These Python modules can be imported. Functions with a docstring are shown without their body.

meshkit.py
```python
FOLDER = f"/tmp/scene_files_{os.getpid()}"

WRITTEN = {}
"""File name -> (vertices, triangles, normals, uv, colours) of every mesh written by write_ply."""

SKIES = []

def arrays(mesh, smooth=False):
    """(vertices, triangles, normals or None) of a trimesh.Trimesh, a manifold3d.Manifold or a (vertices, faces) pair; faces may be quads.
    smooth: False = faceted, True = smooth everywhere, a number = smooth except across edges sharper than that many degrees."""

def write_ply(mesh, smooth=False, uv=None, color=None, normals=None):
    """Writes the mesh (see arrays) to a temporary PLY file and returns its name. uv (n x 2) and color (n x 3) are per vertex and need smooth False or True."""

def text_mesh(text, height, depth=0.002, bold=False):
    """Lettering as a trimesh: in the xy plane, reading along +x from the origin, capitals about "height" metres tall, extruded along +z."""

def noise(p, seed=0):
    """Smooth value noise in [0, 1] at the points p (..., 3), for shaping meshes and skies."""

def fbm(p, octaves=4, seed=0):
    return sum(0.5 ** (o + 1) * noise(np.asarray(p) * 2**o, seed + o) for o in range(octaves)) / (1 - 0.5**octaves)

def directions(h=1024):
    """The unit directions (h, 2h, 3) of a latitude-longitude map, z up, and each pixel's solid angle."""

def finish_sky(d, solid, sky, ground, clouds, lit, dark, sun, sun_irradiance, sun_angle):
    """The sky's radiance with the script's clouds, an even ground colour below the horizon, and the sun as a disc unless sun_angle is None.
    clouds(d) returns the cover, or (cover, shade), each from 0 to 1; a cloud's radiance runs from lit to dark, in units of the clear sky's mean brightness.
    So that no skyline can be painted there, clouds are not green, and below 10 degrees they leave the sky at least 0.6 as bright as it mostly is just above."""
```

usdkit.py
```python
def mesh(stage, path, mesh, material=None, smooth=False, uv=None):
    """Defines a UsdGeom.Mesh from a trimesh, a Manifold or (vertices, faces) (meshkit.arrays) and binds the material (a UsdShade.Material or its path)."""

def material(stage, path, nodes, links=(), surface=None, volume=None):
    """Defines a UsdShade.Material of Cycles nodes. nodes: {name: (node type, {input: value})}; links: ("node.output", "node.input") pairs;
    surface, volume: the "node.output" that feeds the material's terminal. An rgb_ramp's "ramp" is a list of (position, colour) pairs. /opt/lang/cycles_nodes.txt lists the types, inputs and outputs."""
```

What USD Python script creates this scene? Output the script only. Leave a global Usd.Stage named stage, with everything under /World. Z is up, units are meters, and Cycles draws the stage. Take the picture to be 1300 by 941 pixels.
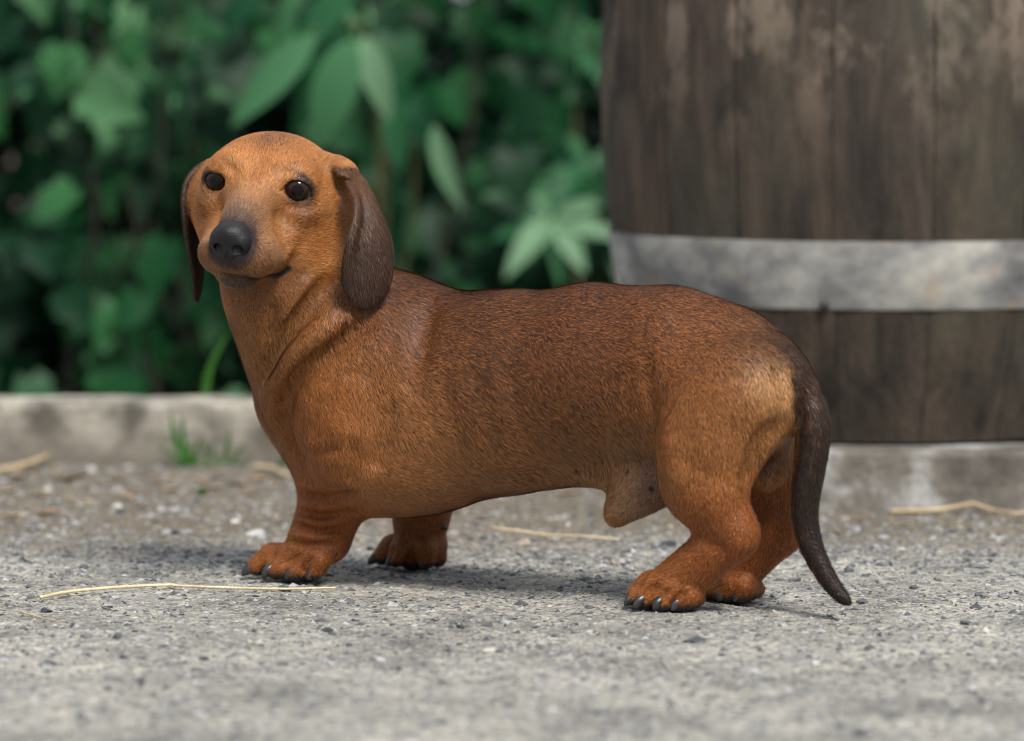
import math, random
import numpy as np
import trimesh
import usdkit, meshkit
from pxr import Usd, UsdGeom, UsdLux, UsdShade, Sdf, Gf, Vt
from scipy.spatial import cKDTree
from scipy.ndimage import gaussian_filter1d, map_coordinates

# ------------------------------------------------------------------ camera
stage = Usd.Stage.CreateInMemory()
UsdGeom.SetStageUpAxis(stage, UsdGeom.Tokens.z)
UsdGeom.SetStageMetersPerUnit(stage, 1.0)
world = UsdGeom.Xform.Define(stage, '/World')
stage.SetDefaultPrim(world.GetPrim())
CAM = np.array([0.0, -4.0, 0.49])
PITCH = math.radians(4.18)
FPX = 5760.0                      # focal length in widths of a 1300 wide picture
cam = UsdGeom.Camera.Define(stage, '/World/camera')
cam.AddTranslateOp().Set(Gf.Vec3d(*CAM))
cam.AddRotateXOp().Set(90.0 - math.degrees(PITCH))
cam.CreateHorizontalApertureAttr(36.0)
cam.CreateFocalLengthAttr(36.0 * FPX / 1300.0)
cam.CreateFocusDistanceAttr(3.99)
cam.CreateFStopAttr(4.1)
cam.CreateExposureAttr(1.75)

# ------------------------------------------------------------------ sky and sun
SUN_DIR = np.array([0.30, -0.74, 0.92])          # towards the sun
SUN_DIR = SUN_DIR / np.linalg.norm(SUN_DIR)
SUN_EL, SUN_ROT = math.asin(SUN_DIR[2]), math.atan2(SUN_DIR[0], SUN_DIR[1])
skym = usdkit.material(stage, '/World/Looks/sky', {
    's': ('sky_texture', {'sky_type': 'single_scattering', 'sun_disc': False, 'sun_elevation': SUN_EL, 'sun_rotation': SUN_ROT, 'altitude': 100.0}),
    'tc': ('texture_coordinate', {}),
    'n': ('noise_texture', {'scale': 2.2, 'detail': 5.0, 'roughness': 0.55}),
    'r': ('rgb_ramp', {'ramp': [(0.25, (0.72, 0.72, 0.72)), (0.6, (1, 1, 1))]}),
    'sz': ('separate_xyz', {}),
    'ov': ('rgb_ramp', {'ramp': [(0.0, (0.36, 0.37, 0.39)), (1.0, (1.0, 1.0, 1.0))]}),      # an overcast sky is brightest overhead
    'lum': ('mix_color', {'blend_type': 'multiply', 'fac': 1.0, 'b': (5.6, 5.85, 6.2), 'use_clamp_result': False}),
    'c': ('mix_color', {'blend_type': 'mix', 'use_clamp_result': False}),
    'b': ('background_shader', {'strength': 0.060})},
    [('tc.generated', 'n.vector'), ('n.fac', 'r.fac'), ('r.color', 'c.fac'), ('s.color', 'c.a'), ('tc.generated', 'sz.vector'), ('sz.z', 'ov.fac'), ('ov.color', 'lum.a'), ('lum.result', 'c.b'), ('c.result', 'b.color')], surface='b.background')
dome = UsdLux.DomeLight.Define(stage, '/World/sky')
UsdShade.MaterialBindingAPI.Apply(dome.GetPrim()).Bind(skym)
dome.GetPrim().SetCustomDataByKey('kind', 'structure')
sun = UsdLux.DistantLight.Define(stage, '/World/sun')
sun.CreateNormalizeAttr(True)
sun.CreateIntensityAttr(0.4)
sun.CreateAngleAttr(17.0)
sun.CreateColorAttr(Gf.Vec3f(1.0, 0.95, 0.88))
sun.AddTransformOp().Set(Gf.Matrix4d().SetRotate(Gf.Rotation(Gf.Vec3d(0, 0, 1), Gf.Vec3d(*map(float, SUN_DIR)))))


# ------------------------------------------------------------------ helpers
def ray(px, py):
    """Direction of the camera ray through a point of the 1300 x 941 picture."""
    f = np.array([0, math.cos(PITCH), -math.sin(PITCH)])
    u = np.array([0, math.sin(PITCH), math.cos(PITCH)])
    return f + (px - 650.0) / FPX * np.array([1.0, 0, 0]) + (470.5 - py) / FPX * u


def at(px, py, y):
    """The point in the vertical plane Y = y seen there."""
    d = ray(px, py)
    return CAM + d * (y - CAM[1]) / d[1]


def on_ground(px, py, z=0.0):
    d = ray(px, py)
    return CAM + d * (z - CAM[2]) / d[2]


def project(p):
    q = np.asarray(p) - CAM
    f = np.array([0, math.cos(PITCH), -math.sin(PITCH)])
    u = np.array([0, math.sin(PITCH), math.cos(PITCH)])
    z = q @ f
    return 650 + FPX * q[..., 0] / z, 470.5 - FPX * (q @ u) / z, z


counts = {}


def numbered(parent, name):
    k = counts.get((parent, name), 0)
    counts[(parent, name)] = k + 1
    return f'{parent}/{name}' if k == 0 else f'{parent}/{name}_{k:03d}'


def tag(prim, label=None, cat=None, group=None, kind=None):
    prim = prim.GetPrim() if hasattr(prim, 'GetPrim') else prim
    for k, v in (('label', label), ('category', cat), ('group', group), ('kind', kind)):
        if v:
            prim.SetCustomDataByKey(k, v)
    return prim


def thing(name, label, cat, loc=(0, 0, 0), rotz=0.0, group=None):
    x = UsdGeom.Xform.Define(stage, numbered('/World', name))
    x.AddTranslateOp().Set(Gf.Vec3d(*map(float, loc)))
    if rotz:
        x.AddRotateZOp().Set(math.degrees(rotz))
    tag(x, label, cat, group)
    return str(x.GetPath())


def obj(name, mesh, mat, parent='/World', smooth=False, color=None, normals=None):
    path = numbered(parent, name)
    m = usdkit.mesh(stage, path, mesh, mat, smooth)
    if color is not None:
        UsdGeom.PrimvarsAPI(m).CreatePrimvar('tint', Sdf.ValueTypeNames.Color3fArray, 'vertex').Set(Vt.Vec3fArray.FromNumpy(np.asarray(color, np.float32)))
    if normals is not None:
        m.CreateNormalsAttr(Vt.Vec3fArray.FromNumpy(np.asarray(normals, np.float32)))
        m.SetNormalsInterpolation('vertex')
    return m


def unit(v):
    v = np.asarray(v, float)
    return v / np.maximum(np.linalg.norm(v, axis=-1, keepdims=True), 1e-12)


def smoothstep(a, b, x):
    t = np.clip((x - a) / (b - a), 0, 1)
    return t * t * (3 - 2 * t)


# ------------------------------------------------------------------ the dog: one surface from a distance field
HEADING = unit([-0.86, 0.52, 0.0])                 # the way the trunk points
LEFT = unit([-0.52, -0.86, 0.0])                   # the flank towards the camera
MID = at(878, 700, -0.085)


def J(px, py, l=0.0):
    """Point seen at (px, py) that lies l metres left of the dog's middle plane."""
    d = ray(px, py)
    return CAM + d * ((l - (CAM - MID) @ LEFT) / (d @ LEFT))


def R(p, r):
    """r picture units at p, in metres."""
    return r * project(p)[2] / FPX


def len3(q):
    return np.sqrt(np.einsum('...i,...i->...', q, q))


class Field:
    def __init__(self, lo, hi, h):
        self.lo, self.h = np.array(lo, float), h
        self.n = np.ceil((np.array(hi) - self.lo) / h).astype(int)
        self.d = np.full(self.n, 1.0, np.float32)

    def box(self, lo, hi):
        a = np.clip(np.floor((np.asarray(lo) - self.lo) / self.h).astype(int), 0, self.n)
        b = np.clip(np.ceil((np.asarray(hi) - self.lo) / self.h).astype(int) + 1, 0, self.n)
        s = tuple(slice(i, j) for i, j in zip(a, b))
        g = np.stack(np.meshgrid(*[self.lo[k] + self.h * np.arange(a[k], b[k], dtype=np.float32) for k in range(3)], indexing='ij'), -1).astype(np.float32)
        return s, g

    def blend(self, s, d, k):
        o = self.d[s]
        if k > 0:
            h = np.maximum(k - np.abs(o - d), 0) / k
            self.d[s] = np.minimum(o, d) - h * h * k * 0.25
        else:
            self.d[s] = np.minimum(o, d)

    def cut(self, s, d, k):
        """Takes the solid d away."""
        o, d = self.d[s], -d
        h = np.maximum(k - np.abs(o - d), 0) / k if k > 0 else 0
        self.d[s] = np.maximum(o, d) + h * h * k * 0.25

    def cone(self, a, b, ra, rb, k=0.02, squash=1.0, axis=None, cut=False):
        """Rounded cone; squash scales it along axis (default: across the trunk)."""
        a, b = np.asarray(a, float), np.asarray(b, float)
        m = k + 0.03 if not cut else k + 0.004
        r = max(ra, rb) * max(1, squash) + m
        s, g = self.box(np.minimum(a, b) - r, np.maximum(a, b) + r)
        n = LEFT if axis is None else axis
        q, ab = g - a.astype(np.float32), b - a
        if squash != 1.0:
            f = 1.0 / squash - 1.0
            q = q + (q @ n.astype(np.float32))[..., None] * (n * f).astype(np.float32)
            ab = ab + n * (ab @ n) * f
        L2 = max(ab @ ab, 1e-9)
        L = math.sqrt(L2)
        t = (q @ ab.astype(np.float32)) / L2
        # slide along the axis for a true cone silhouette
        perp = len3(q - t[..., None] * ab.astype(np.float32))
        sl = np.clip((ra - rb) / L, -0.95, 0.95)
        t = np.clip(t - perp * (sl / math.sqrt(1 - sl * sl)) / L, 0, 1)
        d = len3(q - t[..., None] * ab.astype(np.float32)) - (ra + (rb - ra) * t)
        if squash < 1:
            d = d * (0.5 + 0.5 * squash)
        (self.cut if cut else self.blend)(s, d, k)

    def ball(self, c, radii, axes=None, k=0.02, cut=False):
        """Ellipsoid; axes: three unit rows."""
        c, radii = np.asarray(c, float), np.broadcast_to(np.asarray(radii, float), (3,))
        r = radii.max() + (k + 0.03 if not cut else k + 0.004)
        s, g = self.box(c - r, c + r)
        q = g - c.astype(np.float32)
        if axes is not None:
            q = q @ np.asarray(axes).T.astype(np.float32)
        k0 = len3(q / radii.astype(np.float32))
        k1 = len3(q / (radii ** 2).astype(np.float32))
        d = (k0 * (k0 - 1.0) / np.maximum(k1, 1e-6)).astype(np.float32)
        d = np.where(k0 < 1e-4, -radii.min(), d)
        (self.cut if cut else self.blend)(s, d, k)

    def cloud(self, pts, rad, k=0.006):
        """Union of balls of radius rad at many points: sheets and swept shapes."""
        m = float(np.max(rad)) + k + 0.005
        s, g = self.box(pts.min(0) - m, pts.max(0) + m)
        dist, i = cKDTree(pts).query(g.reshape(-1, 3), distance_upper_bound=m, workers=-1)
        ok = np.isfinite(dist)
        d = np.full(len(dist), 1.0, np.float32)
        d[ok] = dist[ok] - np.broadcast_to(rad, (len(pts),))[i[ok]]
        self.blend(s, d.reshape(g.shape[:3]), k)

    def crease(self, pts, width, depth):
        """A soft furrow along a polyline: raises the field near it by depth."""
        pts = np.asarray(pts, float)
        m = 2.6 * width
        s, g = self.box(pts.min(0) - m, pts.max(0) + m)
        best, where = np.full(g.shape[:3], 1e9, np.float32), np.zeros(g.shape[:3], np.float32)
        n = len(pts) - 1
        for i in range(n):
            q, ab = g - pts[i].astype(np.float32), (pts[i + 1] - pts[i]).astype(np.float32)
            t = np.clip(q @ ab / max(float(ab @ ab), 1e-12), 0, 1)
            dd = len3(q - t[..., None] * ab)
            near = dd < best
            best = np.where(near, dd, best)
            where = np.where(near, (i + t) / n, where)
        fade = np.clip(4.0 * np.minimum(where, 1 - where) + 0.25, 0, 1)
        self.d[s] += (depth * fade * np.exp(-(best / width) ** 2)).astype(np.float32)

    def mesh(self):
        """Naive surface nets."""
        d, n = self.d, self.n
        neg = d < 0
        cells = np.zeros(n - 1, np.uint8)
        for dx, dy, dz in np.ndindex(2, 2, 2):
            cells += neg[dx:n[0] - 1 + dx, dy:n[1] - 1 + dy, dz:n[2] - 1 + dz]
        idx = np.argwhere((cells > 0) & (cells < 8))
        num = -np.ones(n - 1, np.int32)
        num[tuple(idx.T)] = np.arange(len(idx))
        acc, cnt = np.zeros((len(idx), 3)), np.zeros(len(idx))
        corner = {c: d[idx[:, 0] + c[0], idx[:, 1] + c[1], idx[:, 2] + c[2]] for c in np.ndindex(2, 2, 2)}
        for c in np.ndindex(2, 2, 2):
            for k in range(3):
                if c[k] == 0:
                    e = tuple(c[j] + (j == k) for j in range(3))
                    a, b = corner[c], corner[e]
                    x = (a < 0) != (b < 0)
                    t = np.where(x, a / np.where(x, a - b, 1), 0)
                    p = np.tile(np.array(c, float), (len(idx), 1))
                    p[:, k] = t
                    acc[x] += p[x]
                    cnt[x] += 1
        v = self.lo + self.h * (idx + acc / cnt[:, None])
        faces = []
        for k in range(3):
            a = [slice(1, -1)] * 3
            a[k] = slice(0, -1)
            b = [slice(1, -1)] * 3
            b[k] = slice(1, None)
            cross = np.argwhere(neg[tuple(a)] != neg[tuple(b)])
            p = cross.copy()
            for j in range(3):
                if j != k:
                    p[:, j] += 1
            u, w = [(1, 2), (2, 0), (0, 1)][k]
            q = []
            for du, dw in ((0, 0), (1, 0), (1, 1), (0, 1)):
                c = p.copy()
                c[:, u] -= 1 - du
                c[:, w] -= 1 - dw
                q.append(num[tuple(c.T)])
            q = np.stack(q, 1)
            flip = ~neg[tuple(p.T)]
            q[flip] = q[flip][:, ::-1]
            faces.append(q)
        f = np.vstack(faces)
        return v, np.vstack([f[:, [0, 1, 2]], f[:, [0, 2, 3]]])


def spline(pts, n):
    """Catmull-Rom through rows of numbers."""
    p = np.asarray(pts, float)
    p = np.vstack([2 * p[0] - p[1], p, 2 * p[-1] - p[-2]])
    t = np.linspace(0, len(p) - 3 - 1e-9, n)
    i = np.floor(t).astype(int)
    t = (t - i)[:, None]
    a, b, c, d = p[i], p[i + 1], p[i + 2], p[i + 3]
    return 0.5 * (2 * b + (c - a) * t + (2 * a - 5 * b + 4 * c - d) * t ** 2 + (3 * b - a - 3 * c + d) * t ** 3)


CELL = 0.0017
dog = Field([-0.325, -0.28, -0.008], [0.325, 0.30, 0.43], CELL)


def jc(a, b, **kw):                                # rounded cone between (px, py, radius, l) pairs
    pa, pb = J(a[0], a[1], a[3]), J(b[0], b[1], b[3])
    dog.cone(pa, pb, R(pa, a[2]), R(pb, b[2]), **kw)


# trunk
TR = [(440, 516, 94, 0), (528, 508, 139, 0), (645, 498, 122, 0), (755, 477, 110, 0), (850, 476, 105, 0), (918, 486, 91, 0), (954, 502, 76, 0)]
for a, b in zip(TR, TR[1:]):
    jc(a, b, k=0.02, squash=0.74)
# breastbone and shoulder
jc((392, 520, 52, 0), (470, 560, 85, 0), k=0.03, squash=0.85)
jc((415, 500, 62, 0.035), (455, 560, 62, 0.040), k=0.035)
jc((455, 560, 62, -0.040), (415, 500, 62, -0.035), k=0.035)
# neck, turning towards the camera as it rises
NK = [(at(470, 450, 0.080), 108), (at(408, 410, 0.075), 88), (at(372, 350, 0.068), 74), (at(362, 290, 0.066), 68)]
for (a, ra), (b, rb) in zip(NK, NK[1:]):
    dog.cone(a, b, R(a, ra), R(b, rb), k=0.03)
dog.cone(at(334, 362, 0.045), at(372, 500, 0.110), 0.030, 0.030, k=0.03)           # loose throat skin

# ---- head frame
HF = unit([-0.22, -0.92, -0.32])
HL = np.array([0.071, -0.018, -0.0085])
HL = unit(HL - HF * (HL @ HF))
HU = unit(np.cross(HF, HL)) * (1 if np.cross(HF, HL)[2] > 0 else -1)
HEAD = np.stack([HF, HL, HU])
EYE_C = (at(276, 229, 0.030), at(378, 241, 0.010))
HC = (EYE_C[0] + EYE_C[1]) / 2


def H(f, l, u):
    """Head point: metres forward, left and up of the middle between the eyes."""
    return HC + HF * f + HL * l + HU * u


def hc(a, b, ra, rb, **kw):
    dog.cone(H(*a), H(*b), ra, rb, **kw)


dog.ball(H(-0.045, 0, -0.016), (0.062, 0.059, 0.0435), HEAD, k=0.02)                # cranium
hc((-0.005, 0, -0.022), (0.074, 0, -0.031), 0.032, 0.0225, k=0.018, squash=0.86, axis=HL)   # muzzle
for sd in (-1, 1):
    dog.ball(H(-0.014, 0.029 * sd, 0.010), (0.016, 0.017, 0.012), HEAD, k=0.016)   # brow
    hc((-0.036, 0.043 * sd, -0.034), (0.012, 0.026 * sd, -0.050), 0.030, 0.021, k=0.018)   # cheek
    dog.ball(H(-0.006, 0.043 * sd, -0.020), (0.020, 0.011, 0.010), HEAD, k=0.012)  # cheekbone
    hc((0.030, 0.016 * sd, -0.042), (0.070, 0.0125 * sd, -0.040), 0.0195, 0.0160, k=0.010)  # upper lip
hc((-0.01, 0, -0.062), (0.064, 0, -0.061), 0.021, 0.0118, k=0.010, squash=1.6, axis=HL)   # lower jaw
hc((0.0, 0, -0.002), (0.072, 0, -0.0125), 0.014, 0.0105, k=0.010)
for sd in (-1, 1):
    dog.ball(H(0.067, 0.0170 * sd, -0.0400), (0.016, 0.0155, 0.0145), HEAD, k=0.008)
    hc((0.066, 0.0185 * sd, -0.0415), (0.036, 0.0275 * sd, -0.0475), 0.0125, 0.0120, k=0.008)     # lip pads                   # bridge of the nose
EYE_AX = (unit(HF - HL * 0.06 + HU * 0.26), unit(HF + HL * 0.26 + HU * 0.26))
EYE_R = 0.0137
EYE_O = [EYE_C[i] - EYE_AX[i] * 0.0078 for i in (0, 1)]
for i, sd in ((0, -1), (1, 1)):
    ax = EYE_AX[i]
    lat = unit(HL - ax * (HL @ ax) + HU * (-0.16 * sd))
    lat = unit(lat - ax * (lat @ ax))
    up = unit(np.cross(ax, lat)) * (1 if np.cross(ax, lat) @ HU > 0 else -1)
    dog.ball(EYE_O[i] - EYE_AX[i] * 0.0006, 0.0162, k=0.006)                                            # lids
    dog.ball(EYE_O[i] + ax * 0.012 - up * 0.0012, (0.012, 0.0126, 0.0088), np.stack([ax, lat, up]), k=0.002, cut=True)
    dog.cone(EYE_O[i] + ax * 0.0125 - lat * (0.008 * sd) - up * 0.002, EYE_O[i] + ax * 0.0105 - lat * (0.0165 * sd) - up * 0.0045, 0.0036, 0.0010, k=0.001, cut=True)
    dog.ball(EYE_O[i], 0.0128, k=0.0, cut=True)

# ---- ears: thin hanging sheets
def ear_sheet(rows, n=150, m=70, curl=None):
    """rows: centre point, half width vector (3), bulge towards the camera (m), edge radius."""
    rows = np.array([np.concatenate([np.asarray(c, float), np.asarray(w, float), [b, r]]) for c, w, b, r in rows])
    g = spline(rows, n)
    s = np.linspace(-1, 1, m)
    out, rad = [], []
    for x in s:
        nrm = unit(np.cross(g[:, 3:6], np.gradient(g[:, :3], axis=0)))
        nrm = nrm * np.where(nrm[:, 1:2] > 0, -1, 1)
        p = g[:, :3] + g[:, 3:6] * x + nrm * (g[:, 6:7] * (1 - x * x) + (curl(np.linspace(0, 1, n), x)[:, None] if curl else 0))
        out.append(p)
        rad.append(g[:, 7] * (1 - 0.35 * abs(x) ** 6))
    return np.vstack(out), np.concatenate(rad)


def er(px, py, y, w, dy, b=0.004, r=0.0028):
    p = at(px, py, y)
    s = R(p, 1)
    return (p, np.array([w * s, dy * w * s, 0.0]), b, r)


near_ear, near_rad = ear_sheet([
    er(428, 210, 0.052, 5, 0.5, 0.002, 0.0035),
    er(440, 221, 0.038, 11, 0.5, 0.004, 0.0035),
    er(455, 242, 0.020, 15, 0.45, 0.006),
    er(466, 270, 0.006, 19, 0.40, 0.006),
    er(468, 304, -0.002, 29, 0.35, 0.005),
    er(467, 335, -0.004, 32, 0.32, 0.004),
    er(466, 360, -0.003, 29, 0.32, 0.003),
    er(466, 379, 0.000, 20, 0.32, 0.002),
    er(466, 391, 0.003, 6, 0.32, 0.001, 0.002)],
    curl=lambda t, x: 0.011 * smoothstep(-0.5, -1.0, x) * np.exp(-((t - 0.42) / 0.22) ** 2) - 0.006 * smoothstep(0.4, 1, x) * np.exp(-((t - 0.5) / 0.3) ** 2))
dog.cloud(near_ear, near_rad, k=0.004)
dog.ball(at(437, 262, 0.072), 0.020, k=0.02)
dog.cone(H(-0.052, 0.050, -0.002), at(436, 219, 0.046), 0.016, 0.0085, k=0.012)
far_ear, far_rad = ear_sheet([
    er(268, 208, 0.088, 5, 3.0, 0.002, 0.004),
    er(255, 214, 0.090, 5, 4.5, 0.003, 0.0035),
    er(245, 232, 0.090, 7, 5.0, 0.003),
    er(243, 262, 0.088, 8, 4.8, 0.004),
    er(245, 296, 0.086, 7, 4.6, 0.003),
    er(249, 330, 0.084, 5, 5.0, 0.003),
    er(250, 358, 0.084, 3, 5.0, 0.002),
    er(249, 379, 0.084, 1.5, 4.0, 0.001, 0.002)])
dog.cloud(far_ear, far_rad, k=0.006)

# ---- front legs
def toe(root, knuckle, tip, r, k=0.004):
    knuckle = np.asarray(knuckle) + [0, 0, 0.002]
    dog.cone(root, knuckle, r * 0.95, r * 1.10, k=k)
    dog.cone(knuckle, tip, r * 1.06, r * 0.80, k=k * 0.4)


CLAWS = []


def claw(root, tip, r):
    root, tip = np.asarray(root, float), np.asarray(tip, float)
    CLAWS.append((root, tip + (tip - root) * [0.55, 0.55, 0.0], r * 1.2))


PF = on_ground(368, 736)
yf = PF[1]
dog.cone(at(428, 540, yf + 0.005), at(430, 606, yf - 0.004), R(PF, 58), R(PF, 43), k=0.03)
dog.cone(at(430, 600, yf - 0.004), at(412, 672, yf - 0.002), R(PF, 43), R(PF, 35), k=0.016)
dog.cone(at(412, 665, yf - 0.002), at(384, 705, yf - 0.002), R(PF, 35), R(PF, 26), k=0.012)
for (kx, ky, tx, ty, dy, cx, cy) in ((345, 709, 326, 722, 0.016, 312, 731), (368, 708, 348, 724, 0.000, 337, 735), (390, 711, 374, 727, -0.014, 366, 737), (403, 712, 399, 724, -0.020, 393, 739)):
    tip = at(tx, ty, yf + dy)
    tip[2] = max(tip[2], 0.0105)
    toe(at(388, 704, yf + dy * 0.5), at(kx, ky, yf + dy), tip, 0.0108)
    c = at(cx, cy, yf + dy - 0.004)
    c[2] = 0.0025
    claw(tip + (c - tip) * 0.35 + [0, 0, 0.002], c, 0.0048)
dog.ball(at(380, 722, yf - 0.002) * [1, 1, 0] + [0, 0, 0.010], (0.026, 0.020, 0.010), k=0.008)
dog.ball(at(422, 694, yf - 0.010), R(PF, 17), k=0.012)                             # wrist pad and dew claw
claw(at(427, 697, yf - 0.016), at(426, 706, yf - 0.021), 0.0032)

PB = on_ground(523, 720)
yb = PB[1]
dog.cone(at(545, 600, yb - 0.01), at(535, 655, yb), R(PB, 44), R(PB, 33), k=0.02)
dog.cone(at(535, 650, yb), at(528, 698, yb), R(PB, 32), R(PB, 27), k=0.012)
for (kx, ky, tx, ty, dy, cx, cy) in ((498, 697, 485, 711, 0.006, 472, 717), (512, 698, 503, 713, -0.012, 494, 721), (540, 698, 542, 712, -0.022, 536, 720), (552, 694, 556, 708, -0.012, 553, 720)):
    tip = at(tx, ty, yb + dy)
    tip[2] = max(tip[2], 0.0100)
    toe(at(526, 694, yb + dy * 0.5), at(kx, ky, yb + dy), tip, 0.0105)
    c = at(cx, cy, yb + dy - 0.004)
    c[2] = 0.0025
    claw(tip + (c - tip) * 0.35 + [0, 0, 0.002], c, 0.0045)
dog.ball(at(556, 668, yb - 0.012), R(PB, 9), k=0.010)
claw(at(558, 668, yb - 0.018), at(564, 672, yb - 0.020), 0.0032)

# ---- hind legs
def hind(hip, thigh_r, stifle, stifle_r, hock, hock_r, paw, paw_r, l, toes, r):
    a, b, c, d = J(*hip, l), J(*stifle, l * 1.15), J(*hock, l), J(*paw, l)
    dog.ball(a, (R(a, thigh_r[0]), R(a, thigh_r[1]), R(a, thigh_r[2])), np.stack([unit(HEADING * 0.45 + np.array([0, 0, -0.9])), LEFT, unit(np.cross(unit(HEADING * 0.45 + np.array([0, 0, -0.9])), LEFT))]), k=0.022)
    dog.cone(a, b, R(a, thigh_r[2] * 0.72), R(b, stifle_r), k=0.02, squash=0.72)
    dog.cone(b, c, R(b, stifle_r * 0.92), R(c, hock_r * 0.92), k=0.016, squash=0.80)
    dog.cone(c, d, R(c, hock_r), R(d, paw_r), k=0.012, squash=0.86)
    y = d[1]
    for (kx, ky, tx, ty, dy, cx, cy) in toes:
        tip = at(tx, ty, y + dy)
        tip[2] = max(tip[2], 0.0100)
        toe(d + [0, dy * 0.5, 0], at(kx, ky, y + dy), tip, r)
        e = at(cx, cy, y + dy - 0.005)
        e[2] = 0.0025
        claw(tip + (e - tip) * 0.35 + [0, 0, 0.002], e, 0.0046)
    dog.ball(d * [1, 1, 0] + [0.004, 0, 0.010], (0.026, 0.018, 0.011), k=0.008)


hind((910, 540), (112, 52, 76), (895, 620), 48, (932, 677), 31, (851, 747), 32, 0.042,
     ((826, 745, 808, 760, 0.016, 797, 772), (836, 748, 820, 765, 0.000, 809, 776), (856, 753, 842, 768, -0.014, 833, 780), (874, 756, 866, 769, -0.016, 856, 780)), 0.0108)
hind((958, 540), (110, 50, 78), (975, 620), 44, (990, 672), 30, (928, 740), 25, -0.042,
     ((905, 738, 890, 752, 0.014, 880, 760), (914, 742, 900, 756, 0.0, 890, 766), (930, 744, 922, 758, -0.014, 914, 768), (944, 744, 940, 757, -0.018, 934, 768)), 0.0108)
dog.ball(J(964, 496, 0.026), R(MID, 54), k=0.025)                                  # buttocks
dog.ball(J(968, 498, -0.026), R(MID, 48), k=0.025)
dog.ball(J(972, 590, 0.0), (0.020, 0.018, 0.024), k=0.012)

# ---- underside skin fold
jc((840, 608, 33, 0.0), (783, 653, 16.5, 0.004), k=0.012)
jc((710, 590, 14, 0.0), (815, 604, 20, 0.0), k=0.03)

# ---- tail
TAIL = spline([(982, 458, 25), (1011, 488, 22), (1031, 530, 20), (1031, 572, 19), (1024, 615, 17.5), (1021, 655, 15.5), (1031, 697, 13), (1051, 735, 10), (1068, 757, 6.5), (1081, 768, 2.2)], 60)
tp = np.array([J(px, py, 0.004 * math.sin(i / 12)) for i, (px, py, r) in enumerate(TAIL)])
tr = np.array([R(p, r) for p, (_, _, r) in zip(tp, TAIL)])
for i in range(0, 57, 3):
    dog.cone(tp[i], tp[i + 3], tr[i], tr[i + 3], k=0.006 if i > 2 else 0.016)


# ---- finding the surface, then folds and furrows
def surf(px, py):
    """Where the ray through the picture point first meets the dog."""
    d = unit(ray(px, py))
    t = np.arange(3.4, 4.6, CELL * 0.5)
    p = CAM + t[:, None] * d
    i = np.clip(np.round((p - dog.lo) / CELL).astype(int), 0, dog.n - 1)
    v = dog.d[i[:, 0], i[:, 1], i[:, 2]]
    hit = np.nonzero(v < 0)[0]
    return p[hit[0]] if len(hit) else p[np.argmin(v)]


def fold(pts, width, depth, n=None):
    g = spline([surf(*q) for q in pts], n or 4 * len(pts))
    dog.crease(g, width, depth)


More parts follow.
